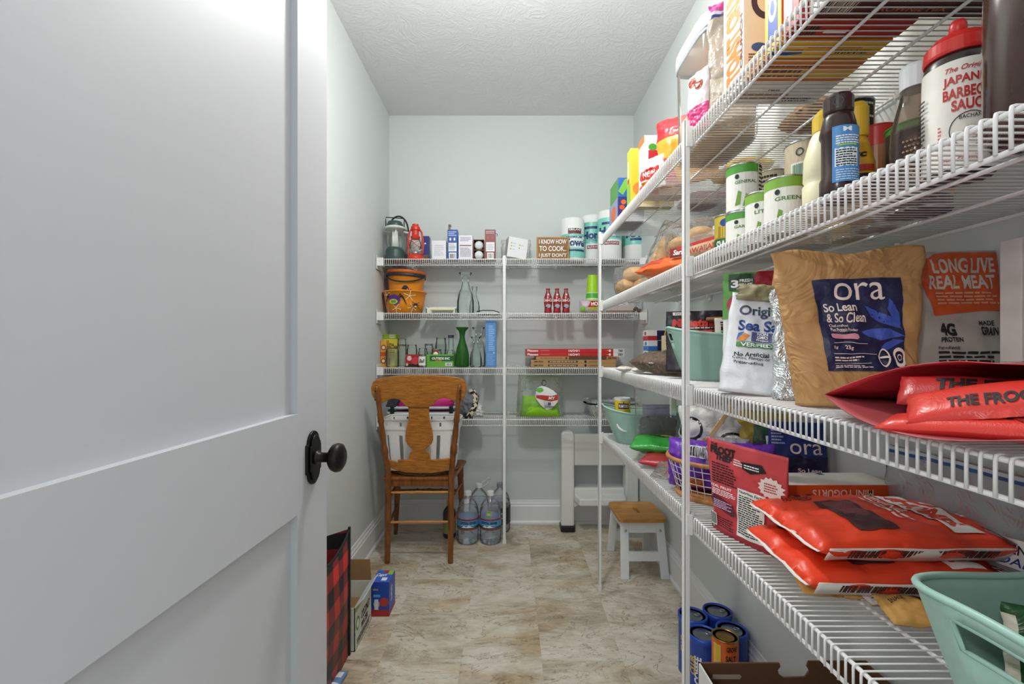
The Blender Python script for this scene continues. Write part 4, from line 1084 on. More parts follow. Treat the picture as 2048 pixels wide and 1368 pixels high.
mesh_t = thing('serving_tray', 'thin tray with dark green rim lying near the shelf post', 'tray', (wx(978, 2.92), 2.92, ZK[1]))
mesh('tray_plate', prism_z([(-.07, -.08), (.06, -.08), (.07, .08), (-.07, .08)], 0, .006), C('#d5d9d6', .4), mesh_t)
mesh('rim', tube([(-.07, -.08, .012), (-.03, -.085, .018), (.03, -.085, .017), (.062, -.08, .008), (.07, .08, .008), (-.07, .08, .012)], .003, 6, True), C('#1e3a2c', .4), mesh_t, smooth=True)
COKE = C('#a3171f', .25, coat=.5); DKC = clear('cola_glass', '#4a1410', .75, .3, .04)
for px, lb in ((1096, 'leftmost of the three small red cola bottles'), (1114, 'middle of the three small red cola bottles'), (1132, 'rightmost of the three small red cola bottles')):
    Y = 2.84; r = .0265; h = wz(577, Y)-ZK[1]
    bottle('cola_bottle', lb, (wx(px, Y), Y, ZK[1]), [(0, .002), (r*.86, 0), (r*.9, .01), (r*.82, h*.2), (r*.92, h*.34), (r, h*.46), (r*.97, h*.58), (r*.7, h*.74), (r*.48, h*.85), (r*.42, h*.94)], COKE, cap=[(r*.5, h*.93), (r*.52, h*.985), (r*.4, h), (0, h)], capmat=C('#b31a20', .3),
           bands=[(C('#5d8d80', .4), h*.88, h*.925)], prints=((h*.2, h*.9, r*.93), [('text', WHITE, 'Coca-Cola', .5, .46, .42, .17, .03, .25), ('disc', C('#a9b3c9', .5), .5, .12, .11, .11), ('rect', INK, .36, .02, .46, .07), ('disc', C('#c9d3dc', .4), .5, .78, .05, .06)]), group='small red cola bottles')
def cup_stack():
    Y = 2.86; x = wx(1185, Y)
    t = thing('cup_stack', 'upside down stack of lime green plastic cups', 'cups', (x, Y, ZK[1]+.075))
    G1 = C('#a6d61e', .35); G2 = C('#52b42a', .35)
    z = 0
    for k, (m, h, r0, r1) in enumerate(((C('#d9c24a', .4), .010, .043, .042), (C('#bfe0ea', .4), .008, .0425, .0415), (G2, .030, .0415, .039), (C('#bfe0ea', .4), .005, .041, .040), (G1, .110, .038, .030))):
        mesh('cup', lathe([(r0*.94, z), (r0, z), (r0, z+.004), (r1, z+h), (0, z+h)], 32), m, t, smooth=False); z += h
cup_stack()
t = pouch('napkin_pack', 'red and lime party napkin pack under the green cups', (wx(1180, 2.86), 2.86, ZK[1]), (0, 0, R(4)), .135, .082, .09, film('#c9b7c4', .3, .4), 'pillow', amp=.004, seed=12, bulge=.3, prints=[('poly', C('#c0262b', .4), [(.3, .45), (.5, .95), (1, .92), (1, .5)]), ('poly', C('#b3d233', .4), [(.35, .2), (.95, .3), (1, .5), (.4, .42)]), ('disc', C('#7cc23a', .4), .12, .3, .1, .22), ('text', WHITE, 'HOS', .68, .7, .4, .3, .04)])
# things behind the far post on the second shelf
t = carton('paper_plates', 'white paper goods lying flat behind the far shelf post', (wx(1232, 2.92), 2.93, ZK[1]), (.17, .2, .05), {'*': C('#e6e6e4', .6), 'F': C('#b9ada6', .6)}, {'F': [('rect', C('#8a6f66', .6), 0, .1, 1, .35)]})
pouch('flat_packet', 'flat dark and white packet lying on the white paper goods', (wx(1230, 2.9), 2.84, ZK[1]+.052), (R(-90), 0, 0), .15, .13, .02, C('#cfd6dc', .4), 'pillow', amp=.004, seed=2, prints=[('rect', NAVY, 0, .1, .3, .5), ('rect', INK, .2, .1, 1, .25)])
pouch('snack_bag', 'clear bag of brown treats beside the right shelf bracket', (wx(1272, 2.88), 2.88, ZK[1]), 0, .09, .075, .07, CRINK, 'pillow', amp=.006, seed=5)
carton('tea_box', 'small gold and brown box in the right corner of second shelf', (wx(1289, 2.92), 2.95, ZK[1]), (.05, .06, .085), C('#8d6a2c', .5), {'F': [('rect', C('#3d2418', .5), 0, .2, .4, .9)]})
for k in range(3): mesh('treat', lathe([(0, -.014), (.012, -.008), (.015, 0), (.012, .008), (0, .014)], 12), C('#5d3a24', .7), bpy.data.objects['snack_bag'], smooth=True, loc=(-.02+.02*k, 0, .02+.012*(k % 2)))

# third shelf --------------------------------------------------------------
shelf_carton('tea_box', 'yellow box with red wheels at the left end, behind the gold-lid jar', 761, 773, 680, 2, .10, C('#d9a436', .45), {'F': [('disc', C('#a82c22', .4), .5, .72, .42, .1), ('disc', C('#f0e2c0', .4), .5, .72, .26, .06), ('disc', C('#a82c22', .4), .5, .22, .42, .1), ('disc', C('#f0e2c0', .4), .5, .22, .26, .06), ('rect', C('#c9542a', .4), 0, .4, 1, .55)]}, Y=2.86)
t = shelf_carton('tea_box', 'taller yellow tea box under the lime green box', 766, 794, 678, 2, .09, C('#d8cc3e', .45), {'F': [('disc', C('#e98f2c', .4), .3, .6, .22, .16), ('text', INK, 'TEA', .6, .78, .4, .12, .03), ('lines', INK, .5, .5, .95, .68, 3), ('rect', C('#8a5a2c', .4), .1, .05, .5, .3)]}, Y=2.92)
h0 = wz(678, 2.92)-ZK[2]
carton('tea_box', 'small lime green box lying on the yellow tea box', (wx(779, 2.92), 2.965, ZK[2]+h0+.001), (.085, .085, .03), C('#93b832', .45), {'F': [('rect', WHITE, .5, .2, .85, .8), ('lines', INK, .52, .3, .83, .7, 2)]})
def jar(label, px, Y, pyt, r, lid=None, lidh=.016, group='glass jars on the third shelf', name='glass_jar', neck=.86, prints=None, ribs=0, fill=None):
    h = wz(pyt, Y)-ZK[2]
    t = thing(name, label, 'jar', (wx(px, Y), Y, ZK[2]), 0, group)
    pr = [(0, .004), (r*.85, 0), (r*.98, .008), (r, .02)]
    if ribs:
        for k in range(ribs): pr += [(r, .02+(h-.05)*(k+.2)/ribs), (r*.94, .02+(h-.05)*(k+.6)/ribs)]
    pr += [(r, h*.74), (r*.95, h*.82), (r*neck, h*.87), (r*neck, h)]
    mesh('glass_body', lathe(pr, 32), GLASS, t, smooth=True)
    mesh('inner_wall', lathe([(rr*.92, z+.004) for rr, z in pr[2:-1]], 32, close=False), GLASS, t, smooth=True)
    if lid: mesh('lid', lathe([(r*neck*1.06, h-lidh), (r*neck*1.08, h-.002), (r*neck, h+.001), (0, h+.001)], 32), lid, t, smooth=False, bevel=.001)
    else: mesh('rim', tube([(r*neck*math.cos(2*PI*k/28), r*neck*math.sin(2*PI*k/28), h) for k in range(28)], .002, 6, True), GLASS, t, smooth=True)
    if fill: mesh('contents', lathe([(0, .006), (r*.88, .006), (r*.88, h*.45), (0, h*.45)], 24), fill, t, smooth=True)
    if prints: put(t, cylsurf(r+.0005, h), prints, .0008)
    return t
GOLD = C('#b08f4a', .3, .9); GREYL = C('#9ba0a2', .3, .9)
jar('glass jar with gold lid in front of the tea boxes', 785, 2.835, 692, .040, GOLD)
jar('tall ribbed clear glass jar right of the gold lid jar', 804, 2.90, 678, .029, None, ribs=6)
jar('clear jar behind the red label box, nearest the ribbed jar', 824, 2.95, 690, .034)
jar('dark rimmed clear jar left of the tall stacked one', 858, 2.985, 688, .03, GREYL, .01)
jar('low clear jar behind the green box end', 846, 2.93, 697, .03)
jar('tall empty clear jar standing behind the green box', 882, 2.99, 676, .036)
jar('silver lidded jar with red round label behind the green box', 873, 2.895, 698, .034, GREYL, .012, prints=[('disc', C('#b03028', .4), .5, .72, .1, .22), ('disc', WHITE, .5, .70, .07, .15)])
jar('short clear jar at the right end of the green box', 898, 2.93, 700, .031)
shelf_carton('canning_box', 'low red and black box of small jars on the third shelf', 811, 842, 709, 2, .07, C('#a5232b', .45), {'F': [('rect', INK, .0, 0, 1, .25), ('disc', C('#e9c8c4', .4), .25, .7, .15, .2), ('disc', C('#d43a3a', .4), .65, .5, .25, .3), ('disc', C('#d9b48a', .4), .1, .2, .08, .12)]}, Y=2.825)
jar('small square jar with white script label before the green box', 845, 2.80, 709, .024, None, prints=[('rect', C('#f1f2f2', .4), .34, .15, .66, .85), ('text', INK, 'Ball', .5, .5, .22, .3, .03, .3)])
shelf_carton('green_box', 'wide low green box with white capital lettering among the jars', 853, 907, 709, 2, .07, C('#6ab53a', .45), {'F': [('rect', C('#245c34', .4), .12, .48, 1, .9), ('text', WHITE, 'OUTSIDE INC', .53, .69, .66, .2, .04), ('rect', C('#e58a2c', .4), .32, .46, .56, .54), ('rect', WHITE, .7, .1, .95, .35), ('bars', C('#5a53a0', .4), .74, .14, .92, .3, 8)]}, Y=2.815)
t = carafe('milk bottle with a dark cap left of the green carafe', 902, 2.87, 674, 2, .031, GLASS, neck=.5, rim=.56, name='milk_bottle')
hh = wz(674, 2.87)-ZK[2]
mesh('cap', lathe([(.0185, hh-.006), (.020, hh+.012), (0, hh+.012)], 24), C('#3a3f5a', .4), t)
GG = clear('green_glass', '#2f7a2a', .55, .3, .04)
t = carafe('green glass wine carafe on the third shelf', 924.5, 2.83, 655, 2, .043, GG, rim=.9)
mesh('medallion', xf(lathe([(.012, 0), (.013, .003), (.009, .004), (0, .003)], 20), lambda x, y, z: (x-.012, -.034-z, y+.10)), GG, t, smooth=True)
carafe('tall clear carafe behind the short one, beside the blue box', 957, 2.92, 655, 2, .047, GLASS, rim=.86)
carafe('short clear carafe in front of the tall clear carafe', 951.5, 2.83, 674, 2, .038, GLASS, rim=.8)
t = shelf_carton('foil_box', 'tall sky blue box with pale print beside the shelf post', 971, 992, 641, 2, .07, {'*': C('#5b93d6', .45), 'R': C('#3f6fb0', .45)}, {'F': [('lines', C('#a9cdf2', .5), .3, .35, .85, .9, 14), ('disc', WHITE, .8, .31, .07, .012), ('lines', C('#8bb6e6', .5), .15, .05, .85, .3, 6)]}, Y=2.80)
# flat boxes
def flat(label, px0, px1, py0, py1, Y, d, mat, prints, name='pizza_box'):
    x0, x1 = wx(px0, Y), wx(px1, Y); z0, z1 = wz(py1, Y), wz(py0, Y)
    return carton(name, label, ((x0+x1)/2, Y+d/2, z0), (x1-x0, d, z1-z0-.0006), mat, prints, group='flat boxes stacked on the third shelf')
RED = C('#c8282d', .4); TAN = C('#b98e5d', .55)
Z = lambda py: py
b0 = VY-(ZK[2]-EYE)*FPX/2.80
for k, lb in ((1, 'lower of two long red wrap boxes'), (0, 'upper of two long red wrap boxes, top of the pile')):
    flat(lb + ' on the third shelf', 1052, 1248, b0-37+k*7.6, b0-37+(k+1)*7.6, 2.80, .20, {'*': RED, 'L': C('#b9b5b2', .5)}, {'F': [('text', WHITE, 'Pitaeso', .07, .52, .11, .6, .03), ('lines', C('#e8a09c', .5), .15, .4, .24, .65, 1), ('text', WHITE, '16/24/1', .49, .5, .11, .62, .03), ('disc', WHITE, .855, .5, .012, .33), ('rect', C('#e3e1df', .5), .89, 0, 1, 1), ('text', INK, ('DEX', 'TAK')[1-k], .965, .5, .05, .6, .04), ('rect', C('#d8a12c', .5), .82, .4, .84, .6)]}, 'wrap_box')
flat('slim tan and brown box directly under the red wrap boxes', 1072, 1236, b0-21.8, b0-15.2, 2.80, .19, {'*': TAN}, {'F': [('rect', C('#5d4229', .5), .40, 0, .86, 1), ('text', INK, 'SMORES', .93, .5, .11, .55, .03), ('lines', C('#5d4229', .5), .05, .35, .35, .65, 1), ('disc', C('#5d4229', .5), .37, .5, .012, .4)]})
for k, lb in ((1, 'bottom tan cracker box of the flat pile'), (0, 'second lowest tan cracker box of the flat pile')):
    flat(lb + ' on third shelf', 1062, 1232, b0-15.2+k*7.6, b0-15.2+(k+1)*7.6, 2.80, .21, {'*': TAN, 'L': C('#8b8d8e', .4)}, {'F': [('text', INK, 'SMORES', .09, .5, .11, .45, .03), ('rect', C('#453226', .5), .2, .25, .55, .75), ('lines', C('#d8c0a0', .5), .22, .3, .53, .7, 1), ('disc', INK, .64, .5, .014, .35), ('lines', C('#7d5d3a', .5), .68, .3, .82, .7, 2)]})
pouch('plastic_bag', 'shiny grey plastic hanging off the left of the flat box pile', (wx(1066, 2.83), 2.85, ZK[2]), (0, 0, R(70)), .10, .05, .03, film('#6d7175', .2, .6), 'pillow', seed=8, amp=.006)
# fourth shelf --------------------------------------------------------------
LIME = C('#9be01c', .5, bump=.2, scale=20)
def plate_pack():
    Y = 2.875; t = thing('party_plate_pack', 'clear plastic bag of lime green party plates with printed label', 'bag', (wx(1080, Y), Y, ZK[3]))
    pouch('', '', None, None, .255, .13, .15, LIME, 'pillow', wt=.86, amp=.008, seed=1, parent=t, part='plates', bulge=.35)
    pouch('', '', None, None, .30, .262, .17, CRINK, 'pillow', wt=.9, amp=.012, seed=21, parent=t, part='clear_bag', bulge=.4, k=5)
    s = Surf(lambda x, y, o: (x+.035, -.088-o+.02*(y/.1)**2, .125+y), .14, .15, .02)
    put(t, s, [('poly', C('#e9e9ec', .4), [(.0, .6), (.08, .9), (.3, 1), (.55, .92), (.8, .8), (1, .6), (.98, .35), (.75, .08), (.5, .0), (.25, .2), (.05, .45)]), ('poly', C('#c0392b', .4), [(.02, .62), (.3, .62), (.7, .58), (1, .66), (.98, .42), (.7, .36), (.4, .4), (.05, .5)]), ('disc', C('#5cb531', .4), .2, .82, .16, .1), ('text', WHITE, 'MY', .72, .5, .3, .12, .03, .2), ('rect', C('#4a5a78', .4), .55, .2, .68, .32), ('lines', INK, .4, .08, .85, .18, 2)], .001)
    put(t, Surf(lambda x, y, o: (x+.02, -.062-o, .215+y), .03, .04), [('ring', INK, .5, .5, .5, .5, .3)])
plate_pack()
def foil_pan(label, z, dx=0.):
    t = thing('foil_pan', label, 'pan', (wx(1222, 2.9)+dx, 2.93, ZK[3]+z), 0, 'stacked aluminium pans')
    N = 64; V, F = [], []
    rows = [(.70, 0), (.78, .03), (.92, .062), (.93, .064), (1.0, .066), (1.0, .078)]
    for s, z_ in rows:
        for i in range(N):
            a = 2*PI*i/N; c, q = math.cos(a), math.sin(a); k = (abs(c)**5+abs(q)**5)**(-.2)
            rr = 1+ (.012*(1 if i % 2 else -1) if z_ < .06 else .006*(1 if i % 2 else -1))
            V.append((.165*s*k*c*rr, .12*s*k*q*rr, z_))
    for r in range(len(rows)-1):
        for i in range(N): j = (i+1) % N; F.append((r*N+i, r*N+j, (r+1)*N+j, (r+1)*N+i))
    F.append(tuple(reversed(range(N))))
    mesh('pan_wall', (V, F), ALU, t, smooth=False)
foil_pan('lower crimped aluminium roasting pan on the lowest back shelf', 0); foil_pan('upper crimped aluminium roasting pan in the stack', .022, .008)
# cloth things behind the chair on the fourth shelf
def soft_crate():
    t = thing('fabric_crate', 'black and white collapsible crate filled with pink fabric behind the chair', 'crate', (wx(845, 2.88), 2.89, ZK[3]))
    w_, d, h = .42, .17, .085
    DG = C('#4a4d52', .8); PALE = C('#c3cdd2', .5)
    def rr(z, r): return [(( -w_/2 if abs(a) > PI/2 else w_/2)*.0 + w_/2*math.copysign(abs(math.cos(a))**.35, math.cos(a)), d/2*math.copysign(abs(math.sin(a))**.35, math.sin(a)), z) for a in [2*PI*k/40 - PI for k in range(40)]]
    V = rr(0, 0) + rr(h*.5, 0); n = 40
    mesh('crate_wall', (V, [(i, (i+1) % n, n+(i+1) % n, n+i) for i in range(n)] + [tuple(range(n))]), DG, t, solid=.003)
    for z in (.028, .062): mesh('frame_rail', tube(rr(z, 0), .009, 8, True), PALE, t, smooth=True)
    for x in (-.17, .03, .19): mesh('corner_clip', box(x-.012, x+.012, -d/2-.012, -d/2+.004, .018, .076), BLACK, t, bevel=.004)
    mesh('handle_flap', ([(-.21, -.08, .07), (-.15, -.09, .07), (-.12, -.06, .135), (-.165, -.05, .14), (-.2, -.04, .12)], [(0, 1, 2, 3, 4)]), C('#2f3136', .8), t, solid=.01)
    pouch('', '', None, None, .36, .115, .13, C('#e0388c', .7, bump=.3, scale=12), 'pillow', amp=.02, seed=17, parent=t, part='pink_cloth', k=3, bulge=.3, ploc=(.02, 0, .03))
    pouch('', '', None, None, .12, .05, .08, C('#b31f4e', .7), 'pillow', amp=.01, seed=19, parent=t, part='red_cloth', ploc=(.10, 0, .115))
soft_crate()
pouch('handbag', 'grey handbag with leopard print trim right of the chair back', (wx(928, 2.87), 2.86, ZK[3]), (0, R(16), R(-15)), .12, .16, .11, C('#6d7075', .7, bump=.2), 'pillow', amp=.012, seed=31, bulge=.35)
hb = bpy.data.objects['handbag']
mesh('leopard_trim', tube([(.03, -.05, .0), (.055, -.045, .05), (.06, -.03, .1), (.045, -.02, .15), (.02, -.02, .175), (.0, -.02, .165)], .017, 10), leopard_mat(), hb, smooth=True)
pouch('folded_cloth', 'crumpled white cloth beside the leopard trimmed handbag', (wx(953, 2.86), 2.86, ZK[3]), (0, 0, 0), .10, .085, .09, C('#dcdcd8', .85, bump=.3, scale=15), 'pillow', amp=.016, seed=41, bulge=.4, wt=.6)
# ================================================================== right wall shelves
def on(px, Y): return wx(px, Y)
F_ = lambda *a, **k: film(*a, **k)
CREAM = C('#efe7d2', .4); OLIVE = C('#7fae3c', .45)
# ---------- highest shelf -------------------------------------------------
carton('cracker_box', 'dark blue carton with orange fruit at the far end of the highest shelf', (.535, 2.07, ZA), (.115, .16, .105), C('#2b3579', .45), {'F': [('disc', C('#e2682f', .4), .22, .8, .1, .1), ('disc', C('#d9542a', .4), .16, .58, .1, .1), ('disc', C('#e88a3c', .4), .26, .38, .1, .1), ('disc', C('#d9542a', .4), .18, .18, .1, .1), ('lines', C('#c9cff0', .5), .45, .45, .85, .8, 4), ('rect', C('#6d4fae', .4), .5, .84, .85, .94)], 'L': [('rect', C('#9aa0c0', .5), 0, 0, 1, 1), ('disc', C('#e2682f', .4), .5, .5, .3, .3)]})
carton('cracker_box', 'blue and green carton lying on the dark blue carton', (.55, 2.07, ZA+.107), (.14, .15, .085), C('#2c62b4', .45), {'F': [('poly', C('#79b943', .4), [(0, .3), (.2, .9), (.32, 1), (.3, .5), (.15, .1)]), ('disc', C('#dfe9f6', .4), .72, .55, .16, .3), ('text', C('#2c4fa0', .4), 'Greek', .72, .55, .24, .2, .03, .2)], 'L': [('rect', C('#4d9a3c', .4), 0, 0, 1, 1)]})
carton('snack_carton', 'yellow and lime snack carton standing on the highest shelf', (.56, 1.80, ZA), (.17, .05, .225), {'*': C('#c5cf3a', .45), 'F': C('#d8c43c', .45)}, {'L': [('rect', C('#8fc13a', .4), 0, 0, 1, .4), ('rect', C('#e8e0a0', .4), .2, .5, .8, .8), ('rect', C('#d23a3a', .4), .2, .42, .6, .5)], 'F': [('disc', C('#e08a3c', .4), .25, .3, .2, .12), ('rect', C('#b05a38', .4), .55, 0, .65, 1)]})
carton('snack_carton', 'white and orange milk style carton on the highest shelf', (.565, 1.68, ZA), (.15, .07, .215), {'*': C('#efece6', .45), 'T': C('#e2762c', .45)}, {'L': [('rect', C('#e2762c', .4), 0, .88, 1, 1), ('rect', C('#d9443a', .4), .2, .12, .8, .2), ('disc', C('#c73243', .4), .5, .35, .25, .06)], 'F': [('rect', C('#c7283a', .4), .1, .0, .34, .75), ('disc', C('#4d9a3c', .4), .2, .8, .1, .06), ('rect', WHITE, .45, .1, .75, .85), ('lines', INK, .48, .4, .72, .8, 8)]})
pouch('snack_bag', 'white and red crinkled snack bag in front of the orange carton', (.505, 1.585, ZA), (0, 0, R(-60)), .10, .11, .05, F_('#e9e4e2'), 'pillow', amp=.008, seed=50, prints=[('rect', C('#d2362f', .4), .1, .3, .9, .6), ('text', WHITE, 'NEW', .5, .45, .5, .16, .03), ('rect', C('#e5862c', .4), .1, .1, .5, .25)])
t = pouch('chip_bag', 'red and gold corn chip bag with its top folded over', (.60, 1.535, ZA), (0, 0, R(-38)), .20, .235, .10, F_('#dc9b2e', .3), 'pillow', amp=.010, seed=52, prints=[('rect', C('#c8242e', .35), 0, .66, 1, .99), ('disc', C('#eddbb0', .4), .55, .35, .2, .16), ('poly', C('#d23346', .35), [(0, .1), (.4, .0), (.3, .35), (.05, .4)])])
pouch('plastic_bag', 'clear bag top sticking up behind the red chip bag', (.63, 1.66, ZA+.10), (0, 0, R(-20)), .10, .16, .03, CRINK, 'pillow', amp=.01, seed=53)
# clear food canister with white lid
def canister(label, x0, x1, y0, y1, z, h, name='food_canister', band=C('#8f9499', .4), fill=None, fh=.0, wall=None):
    t = thing(name, label, 'canister', ((x0+x1)/2, (y0+y1)/2, z))
    w_, d = x1-x0, y1-y0; H = h
    def ring(k, zz, N=40): 
        o = []
        for i in range(N):
            a = 2*PI*i/N; c, s = math.cos(a), math.sin(a); q = (abs(c)**6+abs(s)**6)**(-1/6); o.append((w_/2*k*q*c, d/2*k*q*s, zz))
        return o
    def loft(rows, N=40, cap0=False, cap1=False):
        V = [p for r in rows for p in r]; F = [(a*N+i, a*N+(i+1) % N, (a+1)*N+(i+1) % N, (a+1)*N+i) for a in range(len(rows)-1) for i in range(N)]
        if cap0: F.append(tuple(reversed(range(N))))
        if cap1: F.append(tuple(range((len(rows)-1)*N, len(rows)*N)))
        return V, F
    mesh('container_wall', loft([ring(.93, 0), ring(.97, .01), ring(1, h*.86)], cap0=True), wall or CLEARP, t, smooth=True)
    mesh('lid', loft([ring(1.03, h*.87), ring(1.04, h*.90), ring(1.04, h*.965), ring(.98, h), ring(.5, h+.002)], cap0=True, cap1=True), C('#ecebe6', .35), t, smooth=True)
    mesh('gasket', loft([ring(1.0, h*.835), ring(1.025, h*.84), ring(1.025, h*.872), ring(1.0, h*.875)]), band, t, smooth=True)
    if fill: mesh('contents', loft([ring(.90, .006), ring(.94, fh*h), ring(.5, fh*h+.01)], cap0=True, cap1=True), fill, t, smooth=True)
    return t
canister('tall clear food canister with white lid on the highest shelf', .505, .66, 1.175, 1.40, ZA, .325, fill=C('#dcb27e', .8, bump=.6, scale=60), fh=.34)
pouch('zip_bag', 'clear zip bag with a pink seal beside the tall canister', (.545, 1.115, ZA), (0, 0, R(-28)), .105, .30, .05, clear('milky_zip_bag', '#f3e9dc', .30, .3, .2, .6), 'stand', amp=.008, seed=60, prints=[('rect', C('#d9438f', .35), .0, .93, 1, 1), ('rect', C('#e9e2f0', .35), .0, .905, 1, .93), ('rect', C('#2d3a80', .35), .0, .88, 1, .905)])
pouch('candy_bag', 'pink and white candy bag inside the row behind the near post', (.53, 1.02+.09, ZA), (0, 0, R(-70)), .07, .15, .02, F_('#ddd3d0', .3), 'pillow', amp=.004, seed=61, prints=[('rect', C('#d8417e', .35), 0, 0, 1, .4), ('disc', C('#a5432f', .4), .3, .85, .2, .09), ('disc', C('#a5432f', .4), .65, .75, .18, .08)])
bpy.data.objects['candy_bag'].location = (.483, 1.16, ZA)
# cereal boxes, spines to the aisle
def cereal(label, y0, y1, h, mats, prints, x0=.487, depth=.20, name='cereal_box'):
    return carton(name, label, (x0+depth/2, (y0+y1)/2, ZA), (depth, y1-y0, h), mats, prints, group='cereal boxes on the highest right shelf')
BRN = C('#a8662b', .45)
ctc = []
for k in range(8):
    ctc += [('rect', C('#d98a34', .45), .3, .1+.105*k, .62, .19+.105*k), ('rect', C('#7d4a1e', .45), .34, .13+.105*k, .40, .155+.105*k), ('rect', WHITE, .46, .14+.105*k, .54, .165+.105*k)]
ctc += [('text', C('#c2531f', .45), 'TOAST CRUNCH', .46, .52, 2.6, .09, .05, 0, 90)]
cereal('white cereal box with orange letters on its spine', .946, 1.034, .305, C('#ece9e4', .45), {
    'L': [('text', C('#d9822c', .45), 'TOAST CRUNCH', .5, .50, 2.9, .20, .06, 0, 90), ('text', C('#7d3b17', .45), 'CRUNCH', .9, .30, 1.3, .03, .04, 0, 90)],
    'F': [('disc', C('#3b2c5d', .4), .24, .55, .16, .12), ('disc', C('#ece9e4', .45), .24, .55, .10, .075), ('rect', C('#b5793f', .45), .08, .66, .3, .84), ('disc', C('#2c62b4', .4), .16, .24, .08, .03), ('lines', C('#5a5350', .4), .05, .1, .18, .2, 5)], 'b': [('text', INK, 'Facts', .4, .7, .12, .1, .03), ('lines', C('#a05a36', .4), .1, .3, .6, .6, 4), ('bars', INK, .6, .2, .9, .35, 14)]})
cereal('yellow cereal box with blue lettering on its spine', .815, .868, .30, {'*': C('#ebb325', .45), 'F': C('#e2851f', .45)}, {
    'L': [('rect', C('#2454a8', .45), .22, .08, .78, .95), ('text', C('#bfe0f6', .4), 'CRISP', .5, .40, 2.6, .09, .06, .1, 90)],
    'F': [('disc', C('#c9541f', .4), .6, .5, .3, .2)], 'b': [('poly', C('#2a3f7c', .4), [(0, .1), (.3, .3), (.28, .5), (0, .45)]), ('bars', INK, .6, .3, .9, .5, 14), ('rect', C('#c2541f', .4), .3, .6, .8, .7)]})
cereal('orange carton lying low between white and yellow cereal boxes', .873, .940, .03, {'*': C('#dd7a1f', .45), 'L': C('#e8b02b', .45)}, {'L': [('rect', C('#b33a1f', .4), .2, .1, .8, .5)], 'b': [('rect', C('#e8b02b', .4), 0, .2, 1, .6), ('lines', C('#7d3b17', .4), .1, .1, .6, .9, 3)]})
cereal('bright red cereal box on the highest shelf', .765, .810, .28, C('#b1221f', .45), {'L': [('rect', C('#efe3d8', .4), .1, .1, .6, .4)], 'b': [('bars', INK, .05, .2, .25, .8, 12), ('rect', WHITE, .3, .3, .5, .5)]})
for k, (y0, y1) in enumerate(((.690, .760), (.612, .685), (.53, .606))):
    cereal(('maroon brownie mix carton nearest the red cereal box', 'middle maroon brownie mix carton on the highest shelf', 'maroon brownie mix carton nearest the doorway')[k], y0, y1, .12, {'*': C('#4a1a17', .45), 'L': C('#cfc6bf', .45)}, {'L': [('bars', INK, .1, .1, .9, .3, 16), ('lines', INK, .1, .4, .9, .9, 4)], 'b': [('bars', C('#d8cfc4', .4), .04, .15, .2, .85, 14), ('text', C('#d2b23c', .4), 'CHOCOLATE', .55, .62, .4, .22, .02, .2), ('text', C('#c2622c', .4), 'BROWNIE MIX', .5, .3, .4, .16, .02), ('rect', WHITE, .3, .75, .42, .95)]}, depth=.30, x0=.50, name='brownie_mix')
pouch('corn_bag', 'clear bag of yellow corn kernels lying on the highest shelf', (.66, 1.21, ZA+.004), (R(-90), 0, R(90)), .16, .13, .05, C('#e0b53a', .6, bump=.8, scale=90), 'pillow', amp=.006, seed=70, bulge=.3)
bpy.data.objects['corn_bag'].location = (.83, 1.50, ZA+.028)
pouch('popcorn_bag', 'brown paper snack bag lying across the highest shelf wires', (.83, 1.33, ZA+.028), (R(-90), 0, R(90)), .13, .13, .05, C('#a97440', .6), 'pillow', amp=.005, seed=71, bulge=.3)
bpy.data.objects['popcorn_bag'].location = (.84, 1.14, ZA+.03)
pouch('jam_packet', 'dark magenta fruit packet lying at the back of highest shelf', (.83, 1.8, ZA+.026), (R(-90), 0, R(90)), .16, .14, .05, F_('#8c1f52', .3), 'pillow', amp=.004, seed=72, bulge=.3)
# ---------- second shelf: bread, cans, sauces ------------------------------
BREAD = C('#e2bd88', .75, bump=.3, scale=25, var=.2); BUN = C('#d9ab70', .6, bump=.5, scale=30, var=.35)
def bread_bag(label, loc, rot, size, seed, loaves, part=BUN, name='bread_bag'):
    t = thing(name, label, 'bread', loc, rot, 'bread bags on the second right shelf')
    w_, d, h = size
    for (x, y, z, rx, ry, rz) in loaves:
        mesh('bun', lathe([(0, -rz), (rx*.75, -rz*.95), (rx, -rz*.2), (rx*.9, rz*.45), (rx*.5, rz*.9), (0, rz)], 20, sy=ry/rx), part, t, smooth=True, loc=(x, y, z))
    pouch('', '', None, None, w_, h, d, CRINK, 'pillow', amp=.010, seed=seed, parent=t, part='clear_bag', bulge=.32, k=4)
    return t
bread_bag('clear bag of rolls at the far end of the second right shelf', (.540, 1.95, ZB), (0, 0, R(-40)), (.17, .13, .125), 80, [(-.035, 0, .038, .05, .05, .032), (.04, .01, .038, .05, .05, .032), (.0, .0, .088, .05, .05, .03)])
bread_bag('tall clear bag of sub rolls leaning behind the rolls', (.575, 1.755, ZB), (0, R(24), R(-40)), (.16, .11, .25), 81, [(-.03, 0, .115, .042, .042, .095), (.035, 0, .125, .038, .038, .10)])
t = bread_bag('bag of burger buns with a red brand label', (.625, 1.50, ZB+.07), (0, 0, R(-35)), (.21, .13, .125), 82, [(-.05, 0, .045, .05, .05, .03), (.05, 0, .045, .05, .05, .03), (0, .02, .078, .05, .05, .026)])
put(t, Surf(lambda x, y, o: (x, -.068-o+.25*x*x*6, .012+y), .15, .028, .03), [('rect', C('#8e1f28', .4), 0, 0, 1, 1), ('text', WHITE, 'Sara Lee', .3, .52, .46, .6, .03, .2), ('rect', C('#e9e5e2', .4), .62, .1, 1, .95), ('text', C('#8e1f28', .4), 'Roll', .8, .5, .28, .5, .03), ('rect', NAVY, 0, -.02, 1, .12)], .001)
